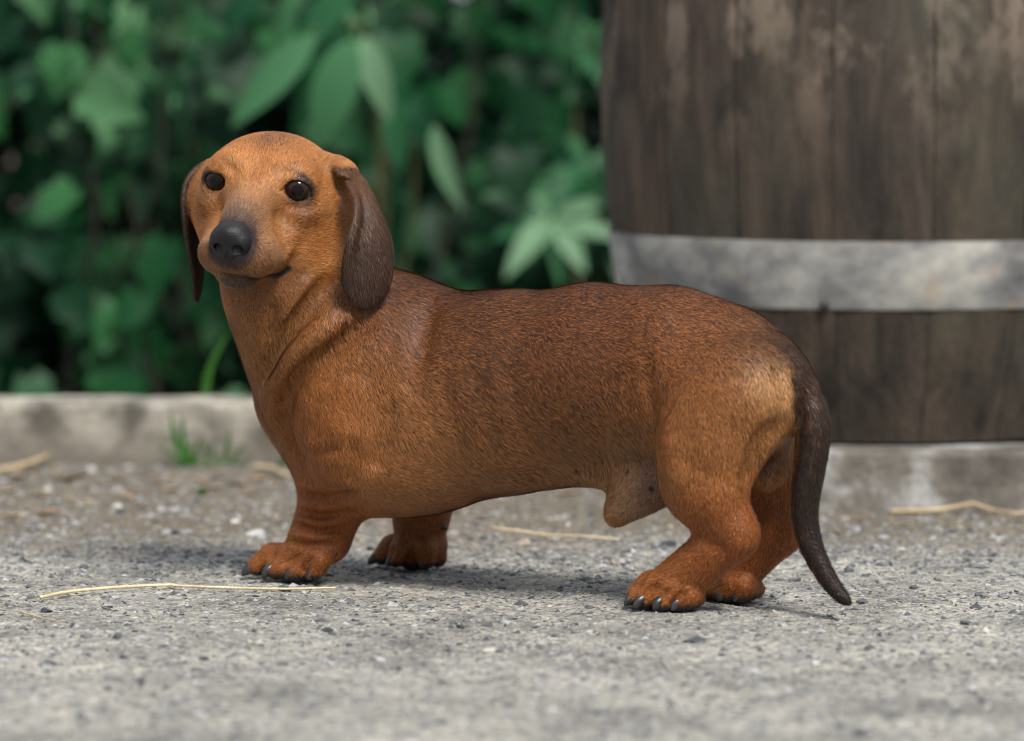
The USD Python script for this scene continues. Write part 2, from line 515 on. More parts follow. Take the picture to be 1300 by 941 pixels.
FOLDS = [
    ([(428, 352), (404, 374), (372, 412), (348, 450), (337, 482)], 0.0085, 0.0190),
    ([(452, 392), (412, 418), (376, 446), (354, 476), (346, 505), (342, 545)], 0.0090, -0.0130),
    ([(470, 402), (425, 440), (385, 468), (364, 498), (360, 530), (370, 562), (384, 585)], 0.0085, 0.0165),
    ([(346, 382), (343, 405), (336, 440)], 0.0050, 0.0075),
    ([(398, 350), (372, 385), (352, 415)], 0.0050, -0.0040),
    ([(548, 372), (538, 420), (530, 465), (516, 510)], 0.0110, 0.0060),
    ([(502, 505), (489, 542), (479, 575), (470, 598)], 0.0085, 0.0060),
    ([(798, 450), (806, 530), (812, 585)], 0.0220, 0.0050),
    ([(400, 480), (420, 530), (430, 570)], 0.0160, -0.0030),
    ([(494, 552), (480, 575), (470, 596)], 0.0070, 0.0055),
    ([(388, 566), (400, 572), (440, 566)], 0.0050, 0.0020),
    ([(378, 622), (410, 632), (455, 622)], 0.0038, 0.0075),
    ([(376, 646), (405, 655), (448, 648)], 0.0038, 0.0080),
    ([(374, 663), (405, 674), (444, 668)], 0.0036, 0.0078),
    ([(366, 686), (392, 690), (430, 688)], 0.0032, 0.0055),
    ([(352, 700), (342, 712), (337, 724), (336, 734)], 0.0034, 0.0095),
    ([(384, 704), (370, 714), (362, 726), (360, 736)], 0.0032, 0.0090),
    ([(400, 706), (391, 716), (386, 728)], 0.0030, 0.0070),
    ([(838, 742), (822, 752), (813, 764), (812, 774)], 0.0032, 0.0090),
    ([(854, 748), (840, 757), (832, 768), (830, 777)], 0.0032, 0.0085),
    ([(872, 752), (858, 760), (852, 770)], 0.0028, 0.0065),
    ([(503, 696), (494, 706), (492, 716)], 0.0028, 0.0040),
    ([(528, 692), (522, 704), (520, 716)], 0.0030, 0.0050),
    ([(452, 560), (450, 590), (440, 612)], 0.0070, 0.0040),
    ([(284, 208), (292, 214), (300, 222)], 0.0035, 0.0022),
    ([(352, 222), (364, 219), (380, 220), (396, 228)], 0.0030, 0.0020),
    ([(372, 634), (410, 643), (455, 636)], 0.0040, -0.0022),
    ([(372, 657), (410, 664), (450, 658)], 0.0040, -0.0024),
    ([(360, 678), (392, 683), (438, 678)], 0.0040, -0.0020),
    ([(818, 440), (822, 500), (828, 545), (834, 592), (842, 622)], 0.0060, 0.0060),
    ([(850, 545), (856, 590), (868, 625)], 0.0140, -0.0040),
    ([(925, 470), (905, 540), (890, 600)], 0.0200, -0.0035),
    ([(940, 520), (925, 580), (912, 625)], 0.0120, 0.0030),
    ([(560, 470), (572, 530), (585, 580)], 0.0080, 0.0014),
    ([(600, 460), (614, 530), (628, 585)], 0.0080, 0.0014),
    ([(640, 455), (655, 520), (668, 575)], 0.0080, 0.0012),
    ([(452, 470), (440, 520), (436, 560)], 0.0180, -0.0040),
    ([(400, 500), (392, 540), (400, 580)], 0.0140, -0.0030),
    ([(992, 535), (970, 556), (957, 585), (948, 622)], 0.0095, 0.0150),
    ([(985, 462), (992, 490), (1002, 520)], 0.0060, 0.0040),
    ([(1000, 470), (1014, 500), (1016, 540)], 0.0045, 0.0040),
    ([(880, 668), (905, 690), (925, 700)], 0.0080, 0.0025),
    ([(330, 196), (325, 225), (318, 252)], 0.0065, 0.0036),
    ([(264, 341), (283, 347), (305, 352), (330, 353), (346, 351), (358, 347), (367, 341)], 0.0021, 0.0055),
    ([(393, 250), (402, 258), (405, 266)], 0.0030, 0.0020),
    ([(352, 262), (358, 298), (368, 326)], 0.0080, 0.0075),
    ([(284, 256), (274, 284), (268, 304)], 0.0070, 0.0050),
    ([(362, 262), (384, 266), (400, 262)], 0.0045, 0.0022),
    ([(440, 215), (437, 240), (440, 272)], 0.0060, 0.0030),
    ([(385, 300), (378, 320), (366, 338)], 0.0060, 0.0020),
]
FOLDS_3D = [(gaussian_filter1d(spline([surf(*q) for q in spline(pts, 8 * len(pts))], 12 * len(pts)), 4.0, axis=0, mode='nearest'), w, dp) for pts, w, dp in FOLDS]
for g, w, dp in FOLDS_3D:
    dog.crease(g, w, dp)
DOG_V, DOG_F = dog.mesh()
parts = trimesh.Trimesh(DOG_V, DOG_F, process=False)
big = max(parts.split(only_watertight=False), key=lambda m: len(m.faces))
DOG_V, DOG_F = np.array(big.vertices), np.array(big.faces)
trimesh.smoothing.filter_taubin(big, lamb=0.5, nu=0.52, iterations=6)
moved = np.array(big.vertices) - DOG_V
DOG_V = DOG_V + np.where(np.linalg.norm(moved, axis=1, keepdims=True) < CELL, moved, 0)
# ------------------------------------------------------------------ ground, kerb, slab, barrel
def noise_ramp(name, scale, ramp, rough=0.9, bump=0.3, dist=0.003, scale2=None, ramp2=None, stretch=(1, 1, 1), spec=0.3, detail=6.0, mixf=0.5):
    nodes = {
        'g': ('texture_coordinate', {}),
        'mp': ('mapping', {'scale': stretch}),
        'n': ('noise_texture', {'scale': scale, 'detail': detail, 'roughness': 0.6}),
        'r': ('rgb_ramp', {'ramp': ramp}),
        'n2': ('noise_texture', {'scale': scale2 or scale * 7, 'detail': 4.0, 'roughness': 0.65}),
        'r2': ('rgb_ramp', {'ramp': ramp2 or [(0.3, (0.75, 0.75, 0.75)), (0.7, (1.2, 1.2, 1.2))]}),
        'm': ('mix_color', {'blend_type': 'multiply', 'fac': 1.0, 'use_clamp_result': False}),
        'bm': ('bump', {'strength': bump, 'distance': dist}),
        'p': ('principled_bsdf', {'roughness': rough, 'specular_ior_level': spec})}
    links = [('g.object', 'mp.vector'), ('mp.vector', 'n.vector'), ('mp.vector', 'n2.vector'), ('n.fac', 'r.fac'), ('n2.fac', 'r2.fac'), ('r.color', 'm.a'), ('r2.color', 'm.b'),
             ('m.result', 'p.base_color'), ('n2.fac', 'bm.height'), ('bm.normal', 'p.normal')]
    return usdkit.material(stage, '/World/Looks/' + name, nodes, links, surface='p.BSDF')


M_GROUND = usdkit.material(stage, '/World/Looks/packed_grit', {
    'g': ('geometry', {}),
    'n': ('noise_texture', {'scale': 7.0, 'detail': 7.0, 'roughness': 0.66}),
    'r': ('rgb_ramp', {'ramp': [(0.34, (0.150, 0.146, 0.138)), (0.50, (0.265, 0.258, 0.238)), (0.66, (0.350, 0.338, 0.308))]}),
    'sx': ('separate_xyz', {}),
    'wob': ('noise_texture', {'scale': 4.0, 'detail': 3.0}),
    'ad': ('math', {'math_type': 'multiply_add', 'value2': 0.30}),
    'mr': ('map_range', {'from_min': 0.40, 'from_max': 0.72, 'to_min': 0.0, 'to_max': 1.0, 'clamp': True}),
    'far': ('mix_color', {'b': (0.150, 0.128, 0.098)}),
    'v': ('voronoi_texture', {'scale': 210.0}),
    'vc': ('rgb_ramp', {'ramp': [(0.0, (0.45, 0.46, 0.50)), (0.35, (0.85, 0.86, 0.88)), (0.7, (1.1, 1.08, 1.02)), (1.0, (1.55, 1.5, 1.38))]}),
    'sc': ('separate_color', {}),
    'm': ('mix_color', {'blend_type': 'multiply', 'fac': 0.85, 'use_clamp_result': False}),
    'fn': ('noise_texture', {'scale': 420.0, 'detail': 4.0}),
    'fr': ('rgb_ramp', {'ramp': [(0.3, (0.62, 0.62, 0.63)), (0.7, (1.25, 1.25, 1.23))]}),
    'm2': ('mix_color', {'blend_type': 'multiply', 'fac': 1.0, 'use_clamp_result': False}),
    'hs': ('math', {'math_type': 'multiply_add', 'value2': -0.6}),
    'bm': ('bump', {'strength': 0.9, 'distance': 0.0022}),
    'p': ('principled_bsdf', {'roughness': 0.95, 'specular_ior_level': 0.2})},
    [('g.position', 'n.vector'), ('n.fac', 'r.fac'), ('g.position', 'sx.vector'), ('g.position', 'wob.vector'), ('wob.fac', 'ad.value1'), ('sx.y', 'ad.value3'), ('ad.value', 'mr.value'), ('mr.result', 'far.fac'), ('r.color', 'far.a'),
     ('g.position', 'v.vector'), ('v.color', 'sc.color'), ('sc.r', 'vc.fac'), ('far.result', 'm.a'), ('vc.color', 'm.b'), ('g.position', 'fn.vector'), ('fn.fac', 'fr.fac'), ('m.result', 'm2.a'), ('fr.color', 'm2.b'), ('m2.result', 'p.base_color'),
     ('v.distance', 'hs.value1'), ('fn.fac', 'hs.value3'), ('hs.value', 'bm.height'), ('bm.normal', 'p.normal')], surface='p.BSDF')
M_SOIL = noise_ramp('soil', 9.0, [(0.3, (0.030, 0.022, 0.016)), (0.7, (0.075, 0.055, 0.040))], bump=0.6, dist=0.01)
M_KERB = usdkit.material(stage, '/World/Looks/kerb_concrete', {
    'g': ('texture_coordinate', {}),
    'n': ('noise_texture', {'scale': 15.0, 'detail': 7.0, 'roughness': 0.62}),
    'r': ('rgb_ramp', {'ramp': [(0.38, (0.09, 0.083, 0.070)), (0.49, (0.22, 0.205, 0.175)), (0.62, (0.37, 0.35, 0.30))]}),
    'n2': ('noise_texture', {'scale': 170.0, 'detail': 4.0, 'roughness': 0.65}),
    'r2': ('rgb_ramp', {'ramp': [(0.3, (0.75, 0.75, 0.75)), (0.7, (1.2, 1.2, 1.2))]}),
    'm': ('mix_color', {'blend_type': 'multiply', 'fac': 1.0, 'use_clamp_result': False}),
    'sx': ('separate_xyz', {}),
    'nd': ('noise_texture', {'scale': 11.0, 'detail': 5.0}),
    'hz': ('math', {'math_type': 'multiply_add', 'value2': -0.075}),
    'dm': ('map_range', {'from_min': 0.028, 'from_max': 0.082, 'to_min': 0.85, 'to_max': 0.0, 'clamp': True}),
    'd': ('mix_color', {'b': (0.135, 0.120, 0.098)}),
    'bm': ('bump', {'strength': 0.5, 'distance': 0.003}),
    'p': ('principled_bsdf', {'roughness': 0.92, 'specular_ior_level': 0.25})},
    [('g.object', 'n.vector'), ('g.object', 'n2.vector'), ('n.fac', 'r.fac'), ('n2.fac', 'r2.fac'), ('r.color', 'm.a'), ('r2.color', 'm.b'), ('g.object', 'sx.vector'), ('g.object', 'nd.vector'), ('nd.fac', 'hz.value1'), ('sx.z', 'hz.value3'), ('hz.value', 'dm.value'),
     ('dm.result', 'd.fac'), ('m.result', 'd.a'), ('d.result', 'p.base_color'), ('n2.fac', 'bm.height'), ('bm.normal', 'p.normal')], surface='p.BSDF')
M_SLAB = noise_ramp('slab_concrete', 12.0, [(0.36, (0.075, 0.068, 0.060)), (0.52, (0.145, 0.132, 0.115)), (0.62, (0.30, 0.30, 0.29)), (0.75, (0.46, 0.47, 0.46))], bump=0.5, dist=0.003, scale2=130.0)


def bump_z(x, y):
    p = np.stack([x, y, 0 * x], -1)
    return (meshkit.fbm(p * 7.0, 3, 21) - 0.5) * 0.010 + (meshkit.fbm(p * 60.0, 3, 22) - 0.5) * 0.0052


def grid_sheet(xs, ys, z):
    X, Y = np.meshgrid(xs, ys, indexing='ij')
    v = np.stack([X, Y, z(X, Y)], -1).reshape(-1, 3)
    n, m = len(xs), len(ys)
    i, j = np.meshgrid(np.arange(n - 1), np.arange(m - 1), indexing='ij')
    a = (i * m + j).ravel()
    q = np.stack([a, a + m, a + m + 1, a + 1], 1)
    return v, np.vstack([q[:, [0, 1, 2]], q[:, [0, 2, 3]]])


def steps(spans):
    out = []
    for a, b, h in spans:
        out.append(np.arange(a, b, h))
    return np.concatenate(out + [[spans[-1][1]]])


FLAT = [(PF, 0.05), (PB, 0.05)]


def ground_z(x, y):
    near = smoothstep(3.0, 1.6, np.hypot(x, y))
    return bump_z(x, y) * near - 0.0035


gx = steps([(-60, -6, 9), (-6, -1.2, 0.3), (-1.2, -0.75, 0.05), (-0.75, 0.75, 0.0048), (0.75, 1.2, 0.05), (1.2, 6, 0.3), (6, 60, 9)])
KY = on_ground(100, 588)[1]
gy = steps([(-60, -6, 9), (-6, -1.5, 0.3), (-1.5, -0.9, 0.05), (-0.9, KY + 0.06, 0.0060)])
ground = obj('ground', grid_sheet(gx, gy, ground_z), M_GROUND, smooth=True)
tag(ground, kind='structure')
GROUND = str(ground.GetPath())


def rounded_box(lx, ly, lz, r, seed=0, rough=0.0, n=26):
    """Block with softened, slightly chipped edges, base at z = 0, centred in x and y."""
    b = trimesh.creation.box((lx, ly, lz))
    h = max(lx, ly, lz) / n
    v, f = trimesh.remesh.subdivide_to_size(b.vertices, b.faces, max(h, 0.012))
    b = trimesh.Trimesh(v, f)
    b.merge_vertices()
    c = np.array(b.vertices)
    half = np.array([lx, ly, lz]) / 2
    inner = np.clip(c, -(half - r), half - r)
    d = c - inner
    L = np.linalg.norm(d, axis=1, keepdims=True)
    c = np.where(L > 1e-9, inner + d / np.maximum(L, 1e-9) * np.minimum(L, r), c)
    if rough:
        w = (meshkit.fbm(c * 18 + seed, 4, seed) - 0.5)
        edge = smoothstep(r * 0.5, r * 1.2, L[:, 0])
        c = c - unit(c - inner * 0.98) * (np.abs(w) * rough * (0.5 + 2.0 * edge))[:, None]
    c[:, 2] += lz / 2
    b.vertices = c
    return b


# kerb: concrete stones along the bed
KROT = -0.012
kt = thing('concrete_kerb', 'low pale concrete kerb with weathered face along the planted bed', 'kerb', (0, KY + 0.055, -0.068), KROT)
for k, (x0, x1) in enumerate(((-2.25, -1.36), (-1.354, -0.248), (-0.242, 0.71), (0.716, 1.6), (1.606, 2.5))):
    m = rounded_box(x1 - x0, 0.11, 0.138, 0.007, seed=30 + k, rough=0.004, n=70)
    m.apply_translation(((x0 + x1) / 2, 0, 0))
    obj('kerb_stone', m, M_KERB, kt, smooth=40)
bed = obj('planted_bed', grid_sheet(steps([(-60, -4, 8), (-4, 4, 0.1), (4, 60, 8)]), steps([(KY + 0.07, 5, 0.06), (5, 60, 5)]), lambda x, y: -0.03 - 0.17 * smoothstep(KY + 0.1, KY + 0.55, y) + 0.03 * meshkit.fbm(np.stack([x, y, 0 * x], -1) * 6, 3, 3)), M_SOIL, smooth=True)
tag(bed, kind='structure')

# slab under the barrel
SY = on_ground(1180, 647)[1]
SL = rounded_box(1.02, 0.70, 0.128, 0.006, seed=51, rough=0.004, n=60)
sl = obj('concrete_slab', SL, M_SLAB, smooth=40)
SX0 = at(905, 640, SY)[0]
sl.AddTranslateOp().Set(Gf.Vec3d(float(SX0 + 0.51), float(SY + 0.35), -0.067))
sl.AddRotateZOp().Set(-0.9)
tag(sl, 'stained grey concrete slab that the big barrel stands on', 'slab')
SLAB_TOP = 0.061

# barrel
BAX = at(1112, 560, SY + 0.315)
BX, BY = BAX[0], SY + 0.312
BH, BMID, RB = 0.752, 0.376, 0.308
barrel = thing('wooden_barrel', 'big old dark wooden barrel with grey iron hoops standing on the concrete slab', 'barrel', (BX, BY, SLAB_TOP + 0.003))


def brad(z):
    return RB - 0.44 * (z - BMID) ** 2


M_STAVES = []
for k, tone in enumerate(((0.80, 0.70, 0.61), (0.74, 0.67, 0.60), (0.86, 0.74, 0.63), (0.68, 0.63, 0.58))):
    t = np.array(tone)
    M_STAVES.append(usdkit.material(stage, f'/World/Looks/barrel_wood_{k}', {
        'g': ('texture_coordinate', {}),
        'oi': ('object_info', {}),
        'mp': ('mapping', {'scale': (30, 30, 7.0), 'location': (k * 3.1, k * 1.7, k * 5.0)}),
        'n': ('noise_texture', {'scale': 1.0, 'detail': 8.0, 'roughness': 0.65, 'distortion': 0.6}),
        'r': ('rgb_ramp', {'ramp': [(0.32, tuple(t * (0.016, 0.014, 0.013))), (0.5, tuple(t * (0.055, 0.045, 0.037))), (0.68, tuple(t * (0.100, 0.082, 0.067)))]}),
        'mb': ('mapping', {'scale': (16, 16, 9.0)}),
        'nb': ('noise_texture', {'scale': 1.0, 'detail': 5.0, 'roughness': 0.6}),
        'rb': ('rgb_ramp', {'ramp': [(0.53, (0, 0, 0)), (0.62, (1, 1, 1))]}),
        'sx': ('separate_xyz', {}),
        'up': ('map_range', {'from_min': 0.30, 'from_max': 0.46, 'to_min': 0.05, 'to_max': 0.9, 'clamp': True}),
        'mu': ('math', {'math_type': 'multiply'}),
        'pale': ('mix_color', {'b': (0.165, 0.128, 0.098)}),
        'mg': ('mapping', {'scale': (5, 5, 3.0)}),
        'ng': ('noise_texture', {'scale': 1.0, 'detail': 3.0}),
        'rg': ('rgb_ramp', {'ramp': [(0.50, (0, 0, 0)), (0.68, (0.35, 0.35, 0.35))]}),
        'gr': ('mix_color', {'b': (0.070, 0.075, 0.052)}),
        'nf': ('noise_texture', {'scale': 1.0, 'detail': 6.0, 'roughness': 0.7}),
        'mf': ('mapping', {'scale': (190, 190, 14)}),
        'ba': ('math', {'math_type': 'add'}),
        'bm': ('bump', {'strength': 0.85, 'distance': 0.004}),
        'p': ('principled_bsdf', {'roughness': 0.72, 'specular_ior_level': 0.35})},
        [('g.object', 'mp.vector'), ('mp.vector', 'n.vector'), ('n.fac', 'r.fac'), ('g.object', 'mb.vector'), ('mb.vector', 'nb.vector'), ('nb.fac', 'rb.fac'), ('g.object', 'sx.vector'), ('sx.z', 'up.value'), ('up.result', 'mu.value1'), ('rb.color', 'mu.value2'),
         ('mu.value', 'pale.fac'), ('r.color', 'pale.a'), ('g.object', 'mg.vector'), ('mg.vector', 'ng.vector'), ('ng.fac', 'rg.fac'), ('rg.color', 'gr.fac'), ('pale.result', 'gr.a'), ('gr.result', 'p.base_color'),
         ('g.object', 'mf.vector'), ('mf.vector', 'nf.vector'), ('nf.fac', 'ba.value1'), ('nb.fac', 'ba.value2'), ('ba.value', 'bm.height'), ('bm.normal', 'p.normal')], surface='p.BSDF'))
NST = 18
seam0 = math.radians(-90 + 6.6)
for k in range(NST):
    a0 = seam0 + k * 2 * math.pi / NST
    gap = 0.0018
    na, nz = 12, 44
    A = np.linspace(a0 + gap, a0 + 2 * math.pi / NST - gap, na)
    Z = np.linspace(0, BH, nz)
    aa, zz = np.meshgrid(A, Z, indexing='ij')
    s = np.linspace(-1, 1, na)[:, None]
    ro = brad(zz) - 0.0014 * np.abs(s) ** 5 + 0.0016 * math.sin(k * 2.4)
    wp = np.stack([np.cos(aa) * 14 + k * 5, np.sin(aa) * 14, zz * 7], -1)
    chip = meshkit.fbm(wp, 4, 60 + k) - 0.5
    ro = ro + 0.0050 * chip - 0.0034 * (meshkit.noise(wp * 2.2 + 7, 90 + k) > 0.70) * smoothstep(0.28, 0.45, zz)
    ri = brad(zz) - 0.026
    outer = np.stack([ro * np.cos(aa), ro * np.sin(aa), zz], -1)
    inner = np.stack([ri * np.cos(aa), ri * np.sin(aa), zz], -1)
    v = np.vstack([outer.reshape(-1, 3), inner.reshape(-1, 3)])
    i, j = np.meshgrid(np.arange(na - 1), np.arange(nz - 1), indexing='ij')
    q0 = (i * nz + j).ravel()
    f = [np.stack([q0, q0 + nz, q0 + nz + 1, q0 + 1], 1)]
    o = na * nz
    f.append(f[0][:, ::-1] + o)
    e = np.arange(nz - 1)
    f.append(np.stack([e, e + 1, e + 1 + o, e + o], 1))
    e2 = e + (na - 1) * nz
    f.append(np.stack([e2 + 1, e2, e2 + o, e2 + 1 + o], 1))
    e3 = np.arange(na - 1) * nz
    f.append(np.stack([e3 + nz, e3, e3 + o, e3 + nz + o], 1))
    e4 = e3 + nz - 1
    f.append(np.stack([e4, e4 + nz, e4 + nz + o, e4 + o], 1))
    f = np.vstack(f)
    obj('stave', (v, np.vstack([f[:, [0, 1, 2]], f[:, [0, 2, 3]]])), M_STAVES[(k * 7) % 4], barrel, smooth=35)
M_HOOP = usdkit.material(stage, '/World/Looks/hoop_iron', {
    'g': ('texture_coordinate', {}),
    'mp': ('mapping', {'scale': (11, 11, 16)}),
    'n': ('noise_texture', {'scale': 1.0, 'detail': 7.0, 'roughness': 0.62}),
    'r': ('rgb_ramp', {'ramp': [(0.30, (0.075, 0.076, 0.080)), (0.44, (0.16, 0.16, 0.16)), (0.56, (0.29, 0.29, 0.275)), (0.70, (0.46, 0.44, 0.39))]}),
    'n2': ('noise_texture', {'scale': 26.0, 'detail': 5.0}),
    'r2': ('rgb_ramp', {'ramp': [(0.60, (0, 0, 0)), (0.74, (0.6, 0.6, 0.6))]}),
    'rust': ('mix_color', {'b': (0.36, 0.25, 0.15)}),
    'bm': ('bump', {'strength': 0.4, 'distance': 0.002}),
    'p': ('principled_bsdf', {'roughness': 0.58, 'metallic': 0.15, 'specular_ior_level': 0.4})},
    [('g.object', 'mp.vector'), ('mp.vector', 'n.vector'), ('n.fac', 'r.fac'), ('g.object', 'n2.vector'), ('n2.fac', 'r2.fac'), ('r2.color', 'rust.fac'), ('r.color', 'rust.a'), ('rust.result', 'p.base_color'), ('n.fac', 'bm.height'), ('bm.normal', 'p.normal')], surface='p.BSDF')
M_RIVET = noise_ramp('rivet_iron', 60.0, [(0.3, (0.03, 0.03, 0.03)), (0.7, (0.08, 0.075, 0.07))], rough=0.6)
for zc in (BMID - 0.197, BMID + 0.197):
    zs = np.array([zc - 0.036, zc + 0.036])
    n = 128
    prof = []
    for z in np.linspace(zs[0], zs[1], 7):
        e = min(z - zs[0], zs[1] - z)
        prof.append((brad(z) + 0.0035 - 0.0012 * (e < 0.001), z))
    prof = prof + [(brad(zs[1]) - 0.004, zs[1]), (brad(zs[0]) - 0.004, zs[0])]
    prof = np.array(prof)
    an = np.arange(n) * 2 * math.pi / n
    v = np.stack([prof[:, None, 0] * np.cos(an), prof[:, None, 0] * np.sin(an), np.repeat(prof[:, 1:2], n, 1)], -1)
    wob = (meshkit.fbm(v * 16, 2, 44) - 0.5) * 0.003
    v[..., :2] *= (1 + wob / RB)[..., None]
    m = len(prof)
    i, j = np.meshgrid(np.arange(m), np.arange(n), indexing='ij')
    q = np.stack([i * n + j, i * n + (j + 1) % n, ((i + 1) % m) * n + (j + 1) % n, ((i + 1) % m) * n + j], -1).reshape(-1, 4)
    hp = obj('hoop', (v.reshape(-1, 3), np.vstack([q[:, [0, 1, 2]], q[:, [0, 2, 3]]])), M_HOOP, barrel, smooth=35)
    for (da, dz) in ((-105.5, -0.030),):
        a = math.radians(da)
        rv = trimesh.creation.icosphere(2, 0.0055)
        rv.apply_scale((1, 1, 1))
        rr = brad(zc + dz) + 0.004
        rv.apply_translation((rr * math.cos(a), rr * math.sin(a), zc + dz))
        obj('rivet', rv, M_RIVET, str(hp.GetPath()), smooth=True)
lid = trimesh.creation.cylinder(brad(BH) - 0.020, 0.02, sections=48)
lid.apply_translation((0, 0, BH - 0.04))
obj('barrel_head', lid, M_STAVES[1], barrel, smooth=35)
# ------------------------------------------------------------------ plants behind the kerb
def leaf_material(name, dark, lit, rough=0.5):
    return usdkit.material(stage, '/World/Looks/' + name, {
        'oi': ('object_info', {}),
        'gi': ('geometry', {}),
        'r': ('rgb_ramp', {'ramp': [(0.0, dark), (1.0, lit)]}),
        'p': ('principled_bsdf', {'roughness': rough, 'specular_ior_level': 0.16}),
        't': ('translucent_bsdf', {}),
        'm': ('mix_closure', {'fac': 0.22})},
        [('gi.random_per_island', 'r.fac'), ('r.color', 'p.base_color'), ('r.color', 't.color'), ('p.BSDF', 'm.closure1'), ('t.BSDF', 'm.closure2')], surface='m.closure')


M_LEAF = {
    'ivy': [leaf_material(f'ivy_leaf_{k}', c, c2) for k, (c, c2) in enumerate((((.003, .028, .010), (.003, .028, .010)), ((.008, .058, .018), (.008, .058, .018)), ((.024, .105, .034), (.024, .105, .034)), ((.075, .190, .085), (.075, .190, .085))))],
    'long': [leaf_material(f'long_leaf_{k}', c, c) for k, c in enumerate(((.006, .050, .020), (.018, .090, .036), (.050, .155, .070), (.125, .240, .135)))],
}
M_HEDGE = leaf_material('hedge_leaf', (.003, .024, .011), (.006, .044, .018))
M_STEM = noise_ramp('green_stem', 30.0, [(0.3, (.05, .07, .03)), (0.7, (.10, .11, .05))], rough=0.7)
M_DRYSTEM = noise_ramp('woody_stem', 30.0, [(0.3, (.012, .012, .008)), (0.7, (.030, .028, .020))], rough=0.85)


def blade(n, outline, fold, droop):
    """A leaf along +x, unit length, its face towards +z: a left and a right half folded at the midrib."""
    t = np.linspace(0, 1, n)
    w = outline(t)
    z0 = -droop * t ** 2
    mid = np.stack([t, 0 * t, z0], 1)
    l = np.stack([t, w, z0 + fold * w], 1)
    r = np.stack([t, -w, z0 + fold * w], 1)
    v = np.vstack([mid, l, r])
    f = []
    for i in range(n - 1):
        f += [[i, i + 1, n + i + 1], [i, n + i + 1, n + i], [i, 2 * n + i, 2 * n + i + 1], [i, 2 * n + i + 1, i + 1]]
    return v, np.array(f)


LANCE = [blade(8, lambda t, b=b: b * np.sin(np.pi * np.clip(t, 0.02, 0.985) ** 0.8) ** 0.75, 0.35, d) for b, d in ((0.16, 0.18), (0.19, 0.30), (0.14, 0.42))]


def ivy_leaf(seed):
    r = np.random.default_rng(seed)
    pts = [(0, 0), (-.16, .20), (.02, .46), (.26, .34), (.40, .52), (.62, .30), (1.0, 0), (.62, -.30), (.40, -.52), (.26, -.34), (.02, -.46), (-.16, -.20)]
    p = np.array(pts) + r.normal(0, .02, (12, 2))
    c = np.array([[.30, 0]])
    p = np.vstack([c, p])
    z = 0.22 * np.abs(p[:, 1]) - 0.30 * np.maximum(p[:, 0], 0) ** 2 + r.normal(0, .02, 13)
    v = np.column_stack([p[:, 0], p[:, 1], z])
    return v, np.array([[0, 1 + (i + 1) % 12, 1 + i] for i in range(12)])


IVY = [ivy_leaf(s) for s in range(4)]


def put_leaf(parent, kind, base, tipdir, face, size, tone, rng, name='leaf'):
    x = unit(tipdir)
    z = unit(np.asarray(face) - x * (np.asarray(face) @ x))
    y = np.cross(z, x)
    shapes = IVY if kind == 'ivy' else LANCE
    v, f = shapes[rng.integers(len(shapes))]
    s = np.array([size, size * rng.uniform(0.85, 1.15), size])
    w = (v * s) @ np.stack([x, y, z]) + np.asarray(base)
    obj(name, (w, f), M_LEAF['ivy' if kind == 'ivy' else 'long'][tone], parent, smooth=True)


def tube_mesh(path, radii, m=6):
    path = np.asarray(path, float)
    n = len(path)
    radii = np.broadcast_to(radii, (n,))
    tg = unit(np.gradient(path, axis=0))
    s1 = unit(np.cross(tg, np.array([0.13, 0.31, 0.94])))
    s2 = np.cross(tg, s1)
    an = np.arange(m) * 2 * math.pi / m
    ring = path[:, None] + radii[:, None, None] * (np.cos(an)[None, :, None] * s1[:, None] + np.sin(an)[None, :, None] * s2[:, None])
    i, j = np.meshgrid(np.arange(n - 1), np.arange(m), indexing='ij')
    q = np.stack([i * m + j, i * m + (j + 1) % m, (i + 1) * m + (j + 1) % m, (i + 1) * m + j], -1).reshape(-1, 4)
    v = np.vstack([ring.reshape(-1, 3), path[:1], path[-1:]])
    cap = [[(j + 1) % m, j, n * m] for j in range(m)] + [[(n - 1) * m + j, (n - 1) * m + (j + 1) % m, n * m + 1] for j in range(m)]
    return v, np.vstack([q[:, [0, 1, 2]], q[:, [0, 2, 3]], cap])


prng = np.random.default_rng(5)


def ivy_plant(label, x0, x1, y, n, top=0.62, tones=(0.36, 0.34, 0.22, 0.08)):
    t = thing('ivy_plant', label, 'ivy', (0, 0, 0), group=None)
    for k in range(5):
        bx = prng.uniform(x0, x1)
        p = [(bx, y + prng.uniform(0.02, 0.2), -0.18)]
        for s in range(7):
            q = p[-1]
            p.append((q[0] + prng.normal(0, 0.035), q[1] + prng.normal(0, 0.03), q[2] + (top + 0.2) / 7))
        obj('stem', tube_mesh(spline(p, 22), np.linspace(0.005, 0.002, 22)), M_DRYSTEM, t, smooth=True)
    for k in range(int(n * 1.25)):
        b = np.array([prng.uniform(x0 - 0.03, x1 + 0.03), y + prng.beta(1.3, 1.8) * 0.42 - 0.04, -0.12 + (top + 0.12) * prng.random()])
        face = unit(np.array([prng.normal(0, 0.45), -0.75, 0.55 + prng.normal(0, 0.35)]))
        tip = np.array([prng.normal(0, 0.55), -0.35, -0.75 + prng.normal(0, 0.35)])
        put_leaf(t, 'ivy', b, tip, face, prng.uniform(0.054, 0.096), prng.choice(4, p=tones), prng)


def whorl(t, c, axis, n, size, tone, spread=1.0):
    axis = unit(axis)
    a = unit(np.cross(axis, [0.3, 0.2, 0.9]))
    b = np.cross(axis, a)
    ph = prng.uniform(0, 6.28)
    for k in range(n):
        an = ph + k * 2 * math.pi / n + prng.normal(0, 0.12)
        out = a * math.cos(an) + b * math.sin(an)
        d = out * spread + axis * prng.uniform(0.10, 0.45) + np.array([0, 0, -0.18])
        put_leaf(t, 'long', np.asarray(c) + out * 0.006, d, axis + out * -0.2, size * prng.uniform(0.8, 1.1), int(np.clip(tone + prng.integers(-1, 2), 0, 3)), prng)


